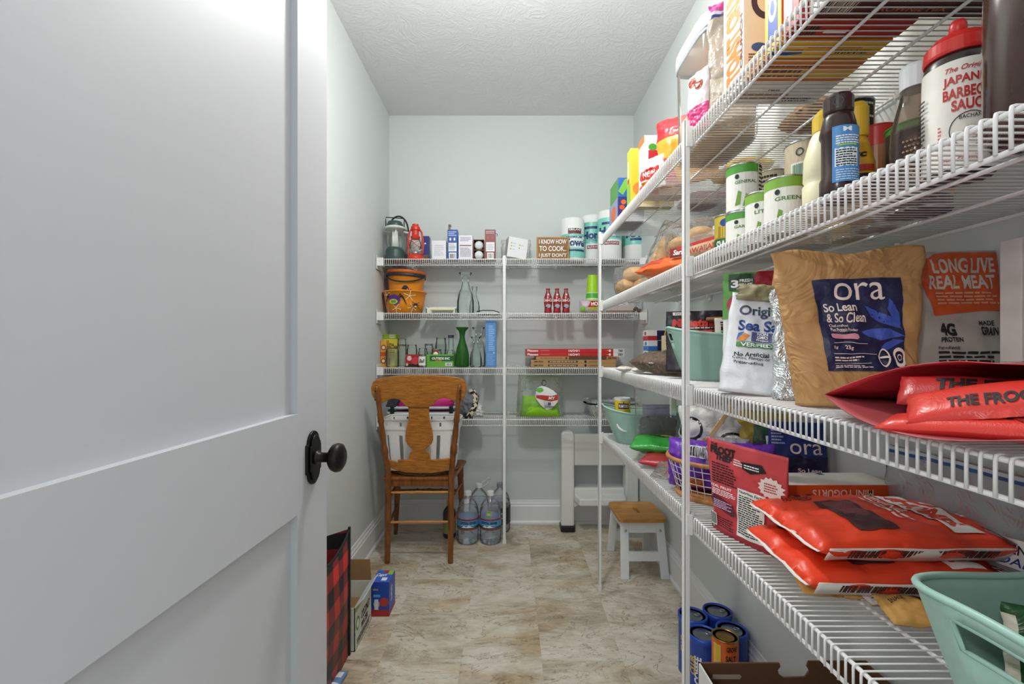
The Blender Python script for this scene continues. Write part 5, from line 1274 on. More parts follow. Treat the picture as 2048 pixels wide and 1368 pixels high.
pouch('snack_bag', 'shiny orange snack bag lying on the second right shelf', (.505, 1.53, ZB+.042), (R(-84), 0, R(-60)), .22, .15, .075, F_('#e3682a', .25), 'pillow', amp=.008, seed=84, prints=[('rect', C('#c8402a', .35), .1, .05, .5, .3), ('disc', C('#f1e8e0', .4), .25, .75, .18, .12), ('disc', C('#d9423f', .4), .15, .45, .16, .16)])
t = bread_bag('loaf bag with red stripe right of the near post', (.555, 1.215, ZB), (0, 0, R(-72)), (.20, .11, .085), 86, [(-.055, 0, .038, .042, .042, .032), (.03, 0, .038, .045, .042, .032)], BREAD)
put(t, Surf(lambda x, y, o: (x, -.055-o, .045+y), .18, .05, .03), [('rect', C('#c7302b', .4), 0, .55, 1, .72), ('text', C('#c7302b', .4), 'HAWAIIAN', .5, .28, .7, .3, .03)], .001)
carton('broth_box', 'white and orange carton with green leaves behind the loaf bag', (.62, 1.29, ZB), (.06, .06, .125), C('#ecebe4', .45), {'F': [('rect', C('#d9622c', .4), 0, .15, 1, .55), ('disc', C('#5a9b3c', .4), .35, .78, .2, .12)], 'L': [('rect', C('#d9622c', .4), 0, .15, 1, .5), ('disc', C('#5a9b3c', .4), .5, .75, .25, .12)]})
can('spice_jar', 'jar with a dark green lid behind the corn can', (.615, 1.195, ZB), .034, .125, C('#e5e8e0', .4), [('disc', OLIVE, .5, .35, .07, .14)], lid=C('#1f6e3e', .4), bands=[(C('#1f6e3e', .4), .80, .995), (C('#2c8a4c', .4), .12, .2)], cat='jar')
can('corn_can', 'yellow sweet corn can beside the green lidded jar', (.545, 1.135, ZB), .030, .10, C('#d9b33c', .4), [('rect', C('#e9d04a', .4), .30, .45, .62, .95), ('disc', C('#2c4fa8', .4), .46, .80, .08, .1), ('rect', C('#2f6e34', .4), .2, .05, .8, .42), ('text', WHITE, 'SWEET', .48, .26, .30, .22, .04), ('bars', C('#b58f2c', .4), .36, .45, .6, .72, 8)])
def veg(label, x, y, z, r, h, words, band=OLIVE, rot=0.):
    return can('vegetable_can', label, (x, y, z), r, h, C('#eceae4', .4), [('text', C('#4f7d32', .45), words, .5, .60, .20, .07, .02), ('poly', C('#6f9b3a', .45), [(.40, .1), (.43, .42), (.46, .38), (.45, .12)]), ('poly', C('#8fb04d', .45), [(.47, .08), (.50, .34), (.53, .30), (.50, .06)]), ('disc', C('#1f2a22', .4), .42, .72, .02, .05), ('rect', C('#e8e2cf', .4), .62, .02, .80, .98), ('lines', INK, .63, .06, .79, .9, 10), ('rect', INK, .63, .9, .79, .96)],
               bands=[(band, .80, .985)], rot=rot, group='white and green vegetable cans')
veg('lower white vegetable can of the front stack', .556, 1.085, ZB, .036, .092, 'GARDEN', C('#4f9a32', .45)); veg('upper white vegetable can on the front stack', .558, 1.085, ZB+.0935, .037, .108, 'GENERAL', C('#4fa337', .45))
veg('white vegetable can between the stack and the largest can', .560, 1.003, ZB, .036, .110, 'LITTLE')
veg('front white vegetable can with a nutrition panel', .556, .918, ZB, .037, .110, 'GREEN', rot=R(-18))
TANC = C('#cbbd9f', .45)
for z, lb in ((0, 'lower tan can of the rear stack'), (.111, 'upper tan can of the rear stack behind the green labels')):
    can('bean_can', lb, (.672, 1.168, ZB+z), .037, .108, TANC, [('lines', INK, .35, .1, .55, .9, 8), ('rect', C('#4a8d9b', .4), .6, .1, .75, .9)], group='tan cans')
can('soup_can', 'plain silver can under the tan can with a recycling mark', (.672, 1.03, ZB), .044, .128, STEEL, lid=STEEL)
can('soup_can', 'wide tan can with green barcode stacked on the silver can', (.672, 1.03, ZB+.131), .043, .100, TANC, [('rect', C('#e6e6da', .4), .36, .1, .52, .52), ('bars', C('#3c7d5a', .4), .375, .14, .505, .48, 16), ('ring', C('#2f4a3a', .4), .43, .74, .03, .09, .35), ('rect', C('#e08a3c', .4), .6, .3, .68, .5), ('disc', C('#2c4f9b', .4), .61, .2, .03, .07)])
bottle('mayonnaise_bottle', 'cream squeeze bottle with yellow cap behind the brown bottle', (.548, .789, ZB), [(0, .002), (.030, 0), (.034, .006), (.035, .055), (.031, .06), (.034, .066), (.033, .10), (.024, .135), (.018, .148)], C('#e6e0bd', .35), cap=[(.020, .146), (.020, .172), (.012, .184), (0, .185)], capmat=C('#dcb82c', .4))
BRB = C('#33211d', .22)
t = bottle('syrup_bottle', 'dark brown bottle with blue label standing at the shelf lip', (.512, .709, ZB), [(0, .002), (.022, 0), (.025, .004), (.025, .034), (.0225, .040), (.0225, .098), (.025, .104), (.025, .108), (.021, .128), (.018, .138)], BRB, cap=[(.019, .136), (.020, .140), (.020, .160), (.017, .165), (0, .165)], capmat=BRB, seg=32)
put(t, cylsurf(.0225, .088, .022, th=math.atan2(-.709, -.512)+.45), [('rect', C('#4a8fd0', .4), .38, .04, .66, 1), ('rect', C('#e9eef2', .4), .40, .30, .60, .62), ('lines', INK, .41, .31, .59, .6, 7), ('text', WHITE, 'M', .5, .93, .07, .08, .03), ('lines', WHITE, .41, .68, .62, .84, 4), ('rect', C('#a9cc3c', .4), .42, .65, .58, .675), ('lines', C('#bcd9f2', .4), .41, .06, .62, .26, 5)], .0035)
put(t, Surf(lambda x, y, o: (-.0116+x*.81-o*.6, -.0158-x*.59-o*.8, .150+y), .014, .014), [('ring', C('#0f0c0b', .3), .5, .5, .5, .5, .2)])
bottle('mustard_bottle', 'yellow squeeze bottle with black label behind the brown bottle', (.622, .815, ZB), [(0, .002), (.024, 0), (.026, .01), (.026, .10), (.018, .135), (.013, .15)], C('#e0a927', .35), cap=[(.016, .148), (.017, .152), (.017, .20), (.012, .21), (0, .21)], capmat=C('#e2b42c', .4), bands=[(C('#211e1c', .4), .03, .078)], prints=((.03, .12, .026), [('text', C('#e7d9b8', .4), 'DEAL', .5, .38, .26, .18, .03), ('rect', C('#c23a2c', .4), .35, .58, .65, .7), ('text', INK, 'yc', .5, .88, .16, .14, .03, .2), ('text', C('#e0b43c', .4), '10', .5, .14, .2, .2, .03)]))
for z, lb in ((0, 'lower yellow soup can behind the sauces'), (.142, 'upper yellow soup can with dark nutrition panel')):
    can('chowder_can', lb, (.72, .955, ZB+z), .036, .139, C('#d9ae3a', .4), [('rect', INK, .46, .02, .66, .98), ('lines', C('#d8d5c8', .4), .47, .06, .65, .94, 14)], bands=[(C('#2f6e3a', .4), .9, .99)], group='yellow soup cans')
can('relish_jar', 'small jar with bright red lid behind the yellow bottle', (.70, .87, ZB), .030, .19, C('#a86a48', .35), bands=[(C('#c83126', .35), .80, .995), (C('#4d4038', .4), .1, .5)], lid=C('#c83126', .35), cat='jar')
can('bean_jar', 'squat black label jar with green lid on the second right shelf', (.685, .765, ZB), .043, .145, C('#2c2b28', .35), [('rect', C('#cfcdc4', .4), .30, .14, .8, .55), ('disc', C('#232824', .4), .46, .55, .05, .1), ('disc', C('#5f9b45', .4), .36, .38, .03, .12), ('lines', INK, .5, .3, .7, .42, 2), ('rect', C('#d8b457', .4), .42, .16, .7, .22)], bands=[(C('#3f8f3a', .4), .92, .995)], lid=C('#3f8f3a', .4), cat='jar')
# pear shaped glass jar with bumps
t = bottle('honey_jar', 'brown bumpy glass jar left of the barbecue sauce', (.615, .690, ZB), [(0, .003), (.026, 0), (.030, .008), (.031, .08), (.029, .11), (.022, .14), (.017, .16), (.017, .17)], clear('amber_jar', '#efe2d8', .05, .2, .05), cap=[(.019, .165), (.020, .195), (.018, .2), (0, .2)], capmat=C('#dfe3e6', .35), fill=[(0, .006), (.025, .006), (.0285, .012), (.0285, .085), (.026, .10), (0, .10)], fillmat=C('#38190f', .35))
bm = lathe([(.0024, 0), (.0018, .0012), (0, .0016)], 8)
gs = []
for i in range(7):
    for k in range(9):
        a = -2.3-.45 + i*.15+(k % 2)*.08; z = .02+k*.0075; c, s = math.cos(a), math.sin(a)
        gs.append(xf(bm, lambda x, y, q: (c*(.0308+q)-s*x, s*(.0308+q)+c*x, z+y)))
mesh('bumps', J(*gs), C('#8a6a58', .15), t, smooth=True, kind='stuff')
# barbecue sauce
t = bottle('barbecue_sauce', 'barbecue sauce bottle with white label and red flip cap', (.600, .610, ZB), [(0, .002), (.034, 0), (.036, .004), (.036, .142), (.0345, .152), (.030, .160), (.028, .164)], C('#2e2620', .3),
           cap=[(.0345, .158), (.0355, .162), (.0345, .176), (.026, .186), (.012, .190), (0, .190)], capmat=C('#cf2a26', .35), bands=[(C('#ece7df', .45), .006, .145)], seg=40)
mesh('spout', lathe([(.010, .187), (.009, .205), (.007, .211), (0, .212)], 20), C('#cf2a26', .35), t, smooth=True)
RD2 = C('#c02a26', .45)
put(t, cylsurf(.0368, .139, .006, th=math.atan2(-.61, -.60)+.12), [('text', RD2, 'The Original', .52, .905, .18, .06, .015, .35), ('text', RD2, 'JAPANESE', .53, .80, .22, .10, .03), ('text', RD2, 'BARBECUE', .53, .685, .22, .10, .03), ('text', RD2, 'SAUCE', .53, .57, .15, .10, .03),
    ('ring', INK, .53, .34, .085, .16, .05), ('text', INK, 'BACHAN', .53, .455, .09, .035, .01), ('lines', RD2, .40, .12, .415, .42, 9), ('text', RD2, 'Our Family', .49, .08, .17, .05, .01, .35), ('lines', INK, .27, .18, .33, .75, 14), ('star', C('#d9d3c8', .45), .53, .31, .035, .07)], .0007)
t = bottle('syrup_jug', 'large dark brown syrup jug at the right frame edge', (.574, .492, ZB), [(0, .003), (.040, 0), (.045, .008), (.046, .12), (.044, .19), (.034, .225), (.020, .25), (.018, .262)], C('#3a2018', .18, coat=.5), cap=[(.021, .258), (.021, .282), (0, .284)], capmat=C('#d8d9dc', .35))
# ---------- eye level shelf -------------------------------------------------
def packet(label, x, y, rz, seed, z=ZCs+.001, w_=.05, h=.06, d=.02, m='#e9e5dc', name='candy_packet'):
    return pouch(name, label, (x, y, z), (R(-90), 0, rz), w_, h, d*1.0, F_(m, .3), 'pillow', amp=.003, seed=seed, nu=12, nv=12, prints=[('rect', C('#d9a24a', .4), .2, .35, .8, .65)])
packet('white wrapped sweet nearest the far end of the eye level shelf', .475, 1.80, R(20), 90).location.z += .012; packet('second white wrapped sweet beside the bag of buns', .487, 1.72, R(-30), 91).location.z += .012
SB = [('far small blue and white carton at the bottom', 0), ('', 1)]
for k, (c1, c2, lb) in enumerate((('#242a4f', '#d9dadf', 'bottom navy and white carton of the small stack'), ('#2d6fb5', '#e4e6ea', 'second light blue carton of the small stack'), ('#2f78c2', '#dfe2e6', 'third light blue carton of the small stack'), ('#b63038', '#e6e2e0', 'top white and red carton of the small stack'))):
    carton('gelatin_box', lb, (.612+.012, 1.93+.006*(k % 2), ZCs+k*.0425), (.085, .065, .042), {'*': C(c2, .45), 'F': C('#20264a', .45)}, {'L': [('rect', C(c1, .4), 0, 0, 1, .45), ('disc', C(c1, .4), .5, .7, .2, .2)], 'F': [('rect', C(c2, .4), 0, 0, .45, 1), ('rect', C(c1, .4), 0, 0, .45, .45)]}, group='small dessert cartons stacked on the eye level shelf')
carton('gelatin_box', 'royal blue carton leaning before the small carton stack', (.575, 1.86, ZCs), (.045, .03, .068), C('#2744a8', .4), {'F': [('text', WHITE, 'JO', .5, .75, .4, .16, .03)]}, (0, 0, R(15)))
t = carton('flour_bag', 'gold paper carton bag behind the dark bag of buns', (.665, 1.80, ZCs), (.10, .07, .145), {'*': C('#b58a3c', .55), 'L': C('#d9c79a', .55)}, {'F': [('rect', C('#8e2f26', .45), .3, .86, .7, .98), ('lines', C('#6d4a1c', .45), .1, .2, .9, .8, 9)], 'L': [('rect', C('#7d9bc2', .45), .1, .5, .9, .6), ('lines', C('#6d4a1c', .45), .1, .1, .9, .45, 5)]})
mesh('gable_top', prism([(-.05, .145), (.05, .145), (.04, .175), (-.042, .178)], -.006, .006), C('#b58a3c', .55), t)
t = pouch('bun_bag', 'clear dark bag of brown buns lying before the mint tub', (.525, 1.63, ZCs+.03), (R(-90), 0, R(-62)), .22, .16, .085, clear('brown_tint_film', '#b08a6c', .25, .4, .1, .8), 'pillow', amp=.008, seed=95, bulge=.4)
for k, (x, z_) in enumerate(((-.06, .05), (.0, .07), (.06, .06), (-.02, .11), (.045, .115))):
    mesh('bun', lathe([(0, -.024), (.028, -.02), (.036, 0), (.028, .018), (0, .024)], 18, sy=.75), C('#8a5a34', .6, bump=.2), t, smooth=True, loc=(x, 0, z_))
bpy.data.objects['bun_bag'].location = (.50, 1.60, ZCs+.044)
tub('mint_tub', 'mint green oval tub of packets on the eye level shelf', (.655, 1.395, ZCs), (0, 0, R(-10)), .152, .118, .135, MINT, .025)
pouch('rice_bag', 'black and red rice bag standing in the eye level mint tub', (.60, 1.43, ZCs+.02), (R(-6), 0, R(-20)), .20, .195, .05, F_('#2a1f2b', .3, .3), 'stand', amp=.004, seed=97, prints=[('rect', C('#1b1620', .3), 0, .5, 1, 1), ('text', C('#d9362f', .35), 'Mahatma', .42, .80, .66, .14, .05, .1), ('rect', C('#e9e3d8', .35), .1, .93, .36, .98), ('text', INK, 'GOLD', .23, .955, .2, .03, .02), ('rect', C('#c22a26', .35), .1, .62, .9, .68), ('lines', WHITE, .3, .70, .8, .73, 1)])
pouch('seasoning_bag', 'white printed bag leaning inside the eye level mint tub', (.70, 1.36, ZCs+.02), (R(-8), 0, R(-12)), .15, .17, .05, C('#d8d3c8', .5), 'stand', amp=.004, seed=98, prints=[('lines', INK, .1, .66, .9, .94, 6), ('rect', INK, .1, .78, .25, .84), ('rect', INK, .3, .78, .42, .84)])
for k in range(3):
    t = thing('cinnamon_stick', ('left brown baking stick lying over the mint tub', 'middle brown baking stick lying over the mint tub', 'right brown baking stick lying over the mint tub')[k], 'snack', (.66+.05*k, 1.40-.03*k, ZCs+.185), (0, R(90), R(-25)), 'brown sticks')
    mesh('stick', lathe([(0, -.05), (.012, -.048), (.013, 0), (.012, .048), (0, .05)], 10, sx=.6), C('#8a5c34', .7, bump=.2), t, smooth=True)
canister('clear canister with grey banded lid behind the eye level mint tub', .70, .81, 1.525, 1.635, ZCs, .225, band=C('#4a4d4c', .4))
canister('second clear canister with grey band at the wall', .72, .82, 1.655, 1.755, ZCs, .20, band=C('#55585a', .4))
# crisps, fruit pouch, foil bag
pouch('fruit_pouch', 'berry printed freezer pouch behind the sea salt chip bag', (.575, 1.04, ZCs), (R(-4), 0, R(-24)), .155, .275, .05, F_('#e4e4e2', .3, .3), 'stand', amp=.003, seed=100, prints=[('rect', C('#5f9b45', .4), 0, .60, 1, 1), ('poly', C('#b5232b', .4), [(.15, .55), (.45, .6), (.55, .8), (.5, .66), (.2, .5)]), ('disc', C('#b3252d', .4), .25, .72, .2, .10), ('disc', C('#a81f2c', .4), .62, .92, .22, .11), ('disc', C('#b92c35', .4), .88, .90, .2, .12), ('disc', C('#b3252d', .4), .72, .72, .18, .08), ('rect', C('#1f4a2a', .4), .08, .84, .42, .985), ('text', WHITE, '3', .16, .90, .10, .07, .04), ('text', WHITE, 'FRESH', .31, .925, .17, .03, .02), ('text', WHITE, 'FRUIT', .31, .885, .17, .03, .02), ('poly', C('#3f8f3a', .4), [(.55, .78), (.62, .86), (.66, .80), (.74, .86), (.72, .76)])])
t = pouch('chip_bag', 'white sea salt chip bag with folded top on the eye level shelf', (.515, .955, ZCs), (R(-7), R(6), R(-17)), .140, .215, .075, F_('#e3e5ea', .32, .35, 12), 'stand', wt=.86, amp=.005, seed=101, prints=[('text', C('#4a5168', .4), 'Original', .50, .80, .72, .13, .03), ('text', C('#2f4a94', .4), 'Sea Salt', .50, .66, .72, .11, .03), ('rect', C('#5a5a8c', .4), .34, .50, .66, .595), ('text', WHITE, 'NON', .5, .58, .16, .03, .03), ('text', WHITE, 'GMO', .5, .545, .16, .03, .03), ('text', WHITE, 'Project', .5, .515, .18, .025, .03), ('rect', C('#3b7d45', .4), .14, .44, .66, .49), ('text', WHITE, 'VERIFIED', .42, .465, .44, .035, .03), ('poly', C('#e08a3c', .4), [(.14, .5), (.24, .58), (.32, .56), (.24, .5)]), ('poly', C('#3b6fb0', .4), [(.14, .5), (.16, .58), (.24, .59)]), ('text', INK, 'No Artificial', .36, .37, .46, .04, .02), ('text', INK, 'Colors, Flavors or', .36, .33, .5, .03, .015), ('text', INK, 'Preservatives', .33, .29, .4, .03, .015)])
pouch('', '', None, None, .105, .034, .024, C('#a39a78', .5, bump=.3), 'pillow', amp=.012, seed=102, parent=t, part='folded_top', ploc=(.0, -.010, .198))
def clothespin(label, loc, rot):
    t = thing('clothespin', label, 'clothespin', loc, rot, 'wooden clothespins')
    PW = wood('pale_pin_wood', '#b98f5c', '#d9b684', 30, .6, (1, 1, .3))
    for s in (-1, 1): mesh('prong', xf(prism([(-.005, -.035), (.005, -.035), (.005, .035), (-.005, .035)], 0, .005), lambda x, y, z: (x, s*(y+.001+.002*abs(z)/.035), z)), PW, t, bevel=.001)
    mesh('spring', xf(lathe([(.004, -.006), (.004, .006)], 10), lambda x, y, z: (z, x, y)), STEEL, t, smooth=True)
    return t
clothespin('upright wooden clothespin clipping the sea salt chip bag', (.562, .965, ZCs+.222), (0, R(8), R(-20)))
pouch('foil_bag', 'crinkled silver foil bag between chip bag and brown paper bag', (.552, .868, ZCs), (R(-3), R(-3), R(-28)), .085, .215, .06, film('#e3e8ea', .24, .35, 11, .9), 'stand', wt=.8, amp=.013, seed=104, k=6.5)
# the big brown paper bag with navy label
def kraft():
    KB = film('#bd8f5a', .62, 1.5, 6.)
    LB = C('#1b1a45', .45); WT = C('#f0dcd0', .5); PET = C('#3e56b4', .45); PK = C('#d98f9f', .45)
    c = lambda x, y: (.235+ (x-855)/(1445-855)*.60, .215+(1025-y)/(1025-318)*.585)
    petals = [[(1180, 530), (1215, 620), (1290, 670), (1420, 710), (1440, 745), (1400, 640), (1300, 590)], [(1355, 480), (1335, 560), (1360, 630), (1425, 690), (1420, 590), (1385, 530)], [(1137, 735), (1180, 775), (1270, 795), (1380, 775), (1445, 765), (1340, 710), (1220, 712)], [(1268, 862), (1320, 868), (1390, 830), (1450, 795), (1360, 785), (1300, 815)]]
    def tx(s, x0, y0, x1, y1, b=.02, sh=0.):
        a, b_ = c(x0, y0), c(x1, y1)
        return ('text', WT, s, (a[0]+b_[0])/2, (a[1]+b_[1])/2, abs(b_[0]-a[0]), abs(b_[1]-a[1]), b, sh)
    P = [('rect', LB, .235, .215, .835, .80)] + [('poly', PET, [c(*p) for p in q]) for q in petals]
    P += [tx('ora', 985, 350, 1325, 490, .0), tx('So Lean', 908, 512, 1115, 578), tx('& So Clean', 918, 588, 1175, 660), tx('Chef-crafted', 920, 678, 1048, 700, .01), tx('Plant Protein Powder', 920, 706, 1112, 732, .01),
          ('poly', PK, [c(915, 752), c(1090, 752), c(1105, 762), c(1105, 785), c(1090, 796), c(930, 792), c(912, 782), c(910, 765)]), ('rect', WT, *c(915, 818), *c(1165, 821)), tx('1g', 915, 838, 942, 866), tx('23g', 1000, 838, 1052, 872), ('rect', WT, *c(908, 900), *c(1230, 903)), ('lines', WT, *c(908, 955), *c(1150, 915), 2), ('rect', WT, *c(905, 970), *c(1185, 973)), ('lines', WT, *c(912, 1008), *c(1190, 985), 2),
          ('ring', WT, *c(1280, 930), .045, .058, .18), ('rect', WT, *c(1240, 938), *c(1322, 922)), ('ring', WT, *c(1392, 930), .048, .06, .3), ('ring', WT, *c(1392, 930), .02, .025, .3)]
    P[7 + 4] = P[7 + 4]
    t = pouch('paper_bag', 'large brown paper protein powder bag with a navy label', (.577, .765, ZCs), (R(-6), 0, R(-13)), .212, .268, .085, KB, 'stand', amp=.0075, seed=110, wb=.78, wt=1.10, prints=P, nu=44, nv=50, k=5.5, poff=.0022, top=lambda u: .006*math.sin(u*9))
    put(t, Surf(lambda x, y, o: (x, y, 0), .01, .01), [])
    # folded corner crease at the lower left
    return t
kraft()
pouch('snack_bag', 'white bag with orange panel behind the brown paper bag', (.766, .785, ZCs), (R(-4), 0, R(-8)), .152, .268, .05, F_('#b9b3ab', .4, .3), 'stand', amp=.005, seed=112, prints=[('poly', C('#d2551f', .4), [(.16, .985), (.55, .99), (1, .985), (1, .60), (.75, .60), (.30, .57), (.22, .75), (.13, .88)]), ('text', C('#cfc6bd', .4), 'LONG LIVE', .64, .90, .62, .10, .03), ('text', C('#cfc6bd', .4), 'REAL MEAT', .60, .79, .66, .09, .03), ('lines', C('#e0a184', .4), .32, .64, .95, .73, 4), ('text', INK, '4G', .40, .48, .16, .085, .05), ('text', INK, 'PROTEIN', .42, .415, .22, .03, .03), ('text', INK, 'MADE', .78, .52, .14, .03, .03), ('text', INK, 'GRAIN', .80, .47, .18, .05, .04), ('lines', INK, .28, .18, 1, .35, 6), ('text', INK, 'Ingredients:', .38, .365, .2, .025, .01), ('lines', INK, .32, .05, .75, .14, 2)])
t = carton('snack_carton', 'white carton with small rainbow mark at the right frame edge', (.778, .672, ZCs), (.08, .03, .258), {'*': C('#cfcbc7', .5)}, {'F': [('rect', C('#b3362c', .4), .1, .94, .3, .99), ('rect', C('#7d8f3c', .4), .35, .94, .55, .99), ('disc', C('#8a6a48', .5), .4, .8, .22, .08), ('ring', C('#c2632c', .4), .3, .15, .16, .055, .25), ('ring', C('#d9b23c', .4), .3, .15, .11, .037, .25), ('ring', C('#3c8f9b', .4), .3, .15, .07, .023, .3), ('text', INK, 'BEST BY 2027', .22, .48, .9, .05, .01, 0, 90)]})
# open red snack bag with wrapped bars inside
def open_red():
    RB = F_('#c73a44', .32, .3); RI = C('#7d2a30', .45)
    t = thing('snack_bag', 'open red fruit snack bag lying at the shelf edge with bars inside', 'bag', (.60, .50, ZCs+.002), (0, 0, 0))
    # mouth towards the aisle far corner: bottom sheet, arched top sheet
    N, M = 20, 16
    def bot(u, v):
        # u 0 mouth (left/far) .. 1 closed end (near, right); v across
        x = -.14 + .30*u + (.03*(1-u)*math.sin(PI*v))*-1; y = .165 - .33*v - .06*u*(1-v)*0
        z = .004 + .05*abs(v-.5)**2*(1-u)*2 + .012*noise.noise(Vector((u*3, v*3, 1.)))*0.6
        return Vector((x, y, max(.001, z)))
    def topf(u, v):
        p = bot(u, v)
        e = max(0, 1-abs(2*v-1)**2.4)
        hgt = .078*e*(1-.25*u)*(1 if u < .85 else (1-u)/.15)**.5
        x = p.x + .085*(1-u)*e
        return Vector((x, p.y, p.z + hgt + .005*noise.noise(Vector((u*5, v*5, 4.)))*e))
    def sheet(f):
        V = [f(i/N, j/M) for i in range(N+1) for j in range(M+1)]
        return V, [(i*(M+1)+j, (i+1)*(M+1)+j, (i+1)*(M+1)+j+1, i*(M+1)+j+1) for i in range(N) for j in range(M)]
    mesh('lower_sheet', sheet(bot), C('#a84a50', .35), t, smooth=True, solid=.001)
    mesh('upper_sheet', sheet(topf), RB, t, smooth=True, solid=.001)
    def tsurf(x, y, o):
        u = min(1, max(0, .5 - y/.30)) ; v = min(1, max(0, .5 + x/.33))
        p = topf(u, v); return (p.x-o*.3, p.y, p.z+o)
    put(t, Surf(tsurf, .33, .30, .015), [('text', WHITE, 'THE', .3, .93, .12, .07, .03), ('text', INK, 'FROOT', .48, .90, .3, .12, .05), ('text', WHITE, 'THIEF', .68, .90, .2, .1, .04), ('poly', INK, [(.1, .8), (.3, .86), (.3, .82), (.12, .76)]), ('poly', INK, [(.6, .7), (.9, .8), (.9, .74), (.6, .66)])], .002)
    return t
open_red()
def bar(label, loc, rot, w_, h, txts, col='#d93a30'):
    return pouch('wrapped_bar', label, loc, rot, w_, h, .022, F_(col, .28, .3), 'pillow', amp=.002, seed=hash(label) % 17, nu=20, nv=8, bulge=.3, cat='snack bar', group='red wrapped fruit bars in the open bag', prints=txts)
bar('upper red wrapped fruit bar with nutrition panel in the open bag', (.515, .415, ZCs+.040), (R(-58), R(-12), R(-50)), .24, .055, [('text', INK, 'THE FROOT', .3, .35, .3, .3, .04), ('rect', C('#ece8e0', .4), .58, .3, .98, .85), ('text', INK, 'Nutrition Facts', .77, .7, .36, .2, .02), ('lines', INK, .6, .36, .96, .55, 2), ('ring', INK, .46, .6, .03, .14, .2)])
bar('lower red wrapped fruit bar with black lettering in the open bag', (.480, .435, ZCs+.016), (R(-80), R(-5), R(-58)), .22, .05, [('text', INK, 'FROOT', .35, .5, .34, .4, .05), ('disc', C('#8e1f22', .4), .55, .4, .05, .2), ('poly', INK, [(.62, .3), (.9, .5), (.9, .3)]), ('rect', WHITE, .66, .55, .74, .7)])
bar('deep red wrapped fruit bar at the back of the open bag', (.535, .50, ZCs+.03), (R(-50), 0, R(-48)), .17, .05, [('text', INK, 'THE FROOT', .5, .55, .6, .4, .05)], '#b52c2a')
# ---------- lowest shelf ----------------------------------------------------
tub('mint_tub', 'mint green tub holding the yellow starch can, far end of lowest shelf', (.612, 2.035, ZD), (0, 0, R(-8)), .178, .115, .135, MINT, .03)
t = can('starch_can', 'yellow corn starch can standing in the far mint tub', (.508, 2.03, ZD+.062), .034, .135, C('#e9c426', .4), [('rect', C('#53304a', .4), .39, .66, .61, .84), ('text', WHITE, 'RUMFORD', .5, .75, .19, .1, .02), ('text', INK, 'CORN', .5, .54, .14, .1, .03), ('text', INK, 'STARCH', .5, .40, .18, .1, .03), ('text', INK, 'with zinc', .5, .27, .14, .06, .01), ('poly', C('#2c3a7c', .4), [(.485, .84), (.5, .92), (.515, .84)])], lid=C('#e8eaea', .4), bands=[(C('#dfe6ea', .4), .93, .998)])
t = thing('jar_lid', 'round white plastic lid leaning on the yellow starch can', 'lid', (.505, 1.985, ZD+.085), (R(62), 0, 0))
mesh('lid_disc', lathe([(0, 0), (.034, 0), (.036, .003), (.036, .012), (.032, .014), (.03, .010), (0, .010)], 32), C('#eeeeec', .4), t, smooth=False)
# clear cookie container
t = canister('clear container of dark cookies beside the far mint tub', .525, .672, 1.80, 1.915, ZD, .30, name='cookie_container', band=C('#a9adb0', .4), wall=clear('hazy_container', '#f8fafa', .15, .2, .12))
rc = random.Random(3); gs = []
for k in range(420):
    x, y, z = rc.uniform(-.058, .058), rc.uniform(-.042, .042), .012+.12*rc.random()
    if k % 3 != 0: y = -.045+.006*rc.random(); x = rc.uniform(-.062, .062)
    a, b = rc.uniform(0, 3), rc.uniform(0, 3)
    g = lathe([(0, -.004), (.0125, -.004), (.0135, 0), (.0125, .004), (0, .004)], 9)
    gs.append(xf(g, lambda u, v, q: (x+u*math.cos(b)-q*math.sin(b), y+(v*math.cos(a)-(u*math.sin(b)+q*math.cos(b))*math.sin(a))*.4, z+v*math.sin(a)+(u*math.sin(b)+q*math.cos(b))*math.cos(a))))
mesh('cookies', J(*gs), C('#67645f', .8, var=.25), t, smooth=False, kind='stuff')
pouch('', '', None, None, .11, .05, .05, clear('lilac_film', '#dcd6f0', .25, .25, .1, .8), 'pillow', amp=.01, seed=120, parent=t, part='inner_bag', ploc=(0, -.01, .14))
pouch('snack_bag', 'bright green packet lying on the lowest shelf by the cookie container', (.545, 1.64, ZD+.052), (R(-84), 0, R(-24)), .215, .15, .045, F_('#35a33c', .25, .5), 'pillow', amp=.006, seed=121, bulge=.35, prints=[('poly', INK, [(.3, .6), (.5, .8), (.9, .8), (.8, .55)]), ('disc', C('#e2c23a', .35), .6, .72, .14, .1), ('rect', C('#e8efe6', .4), .75, .75, .95, .9)])
pouch('snack_bag', 'dark red packet under the green packet on the lowest shelf', (.535, 1.545, ZD+.020), (R(-88), 0, R(-30)), .19, .14, .035, F_('#b5303a', .25, .5), 'pillow', amp=.004, seed=122, bulge=.35)
pouch('licorice_bag', 'clear licorice packet with red and yellow label before the wire basket', (.515, 1.415, ZD+.010), (R(-80), 0, R(-32)), .15, .13, .02, CRINK, 'pillow', amp=.003, seed=123, bulge=.35, prints=[('rect', C('#c5272c', .35), .25, .55, 1, .95), ('rect', C('#ecc52c', .35), .32, .6, .95, .88), ('text', C('#b51f26', .35), 'Twizzlers', .64, .82, .5, .11, .03, .1), ('text', C('#b51f26', .35), 'Two', .6, .68, .3, .13, .05), ('text', C('#c5272c', .35), 'JAR', .4, .2, .25, .1, .04)])
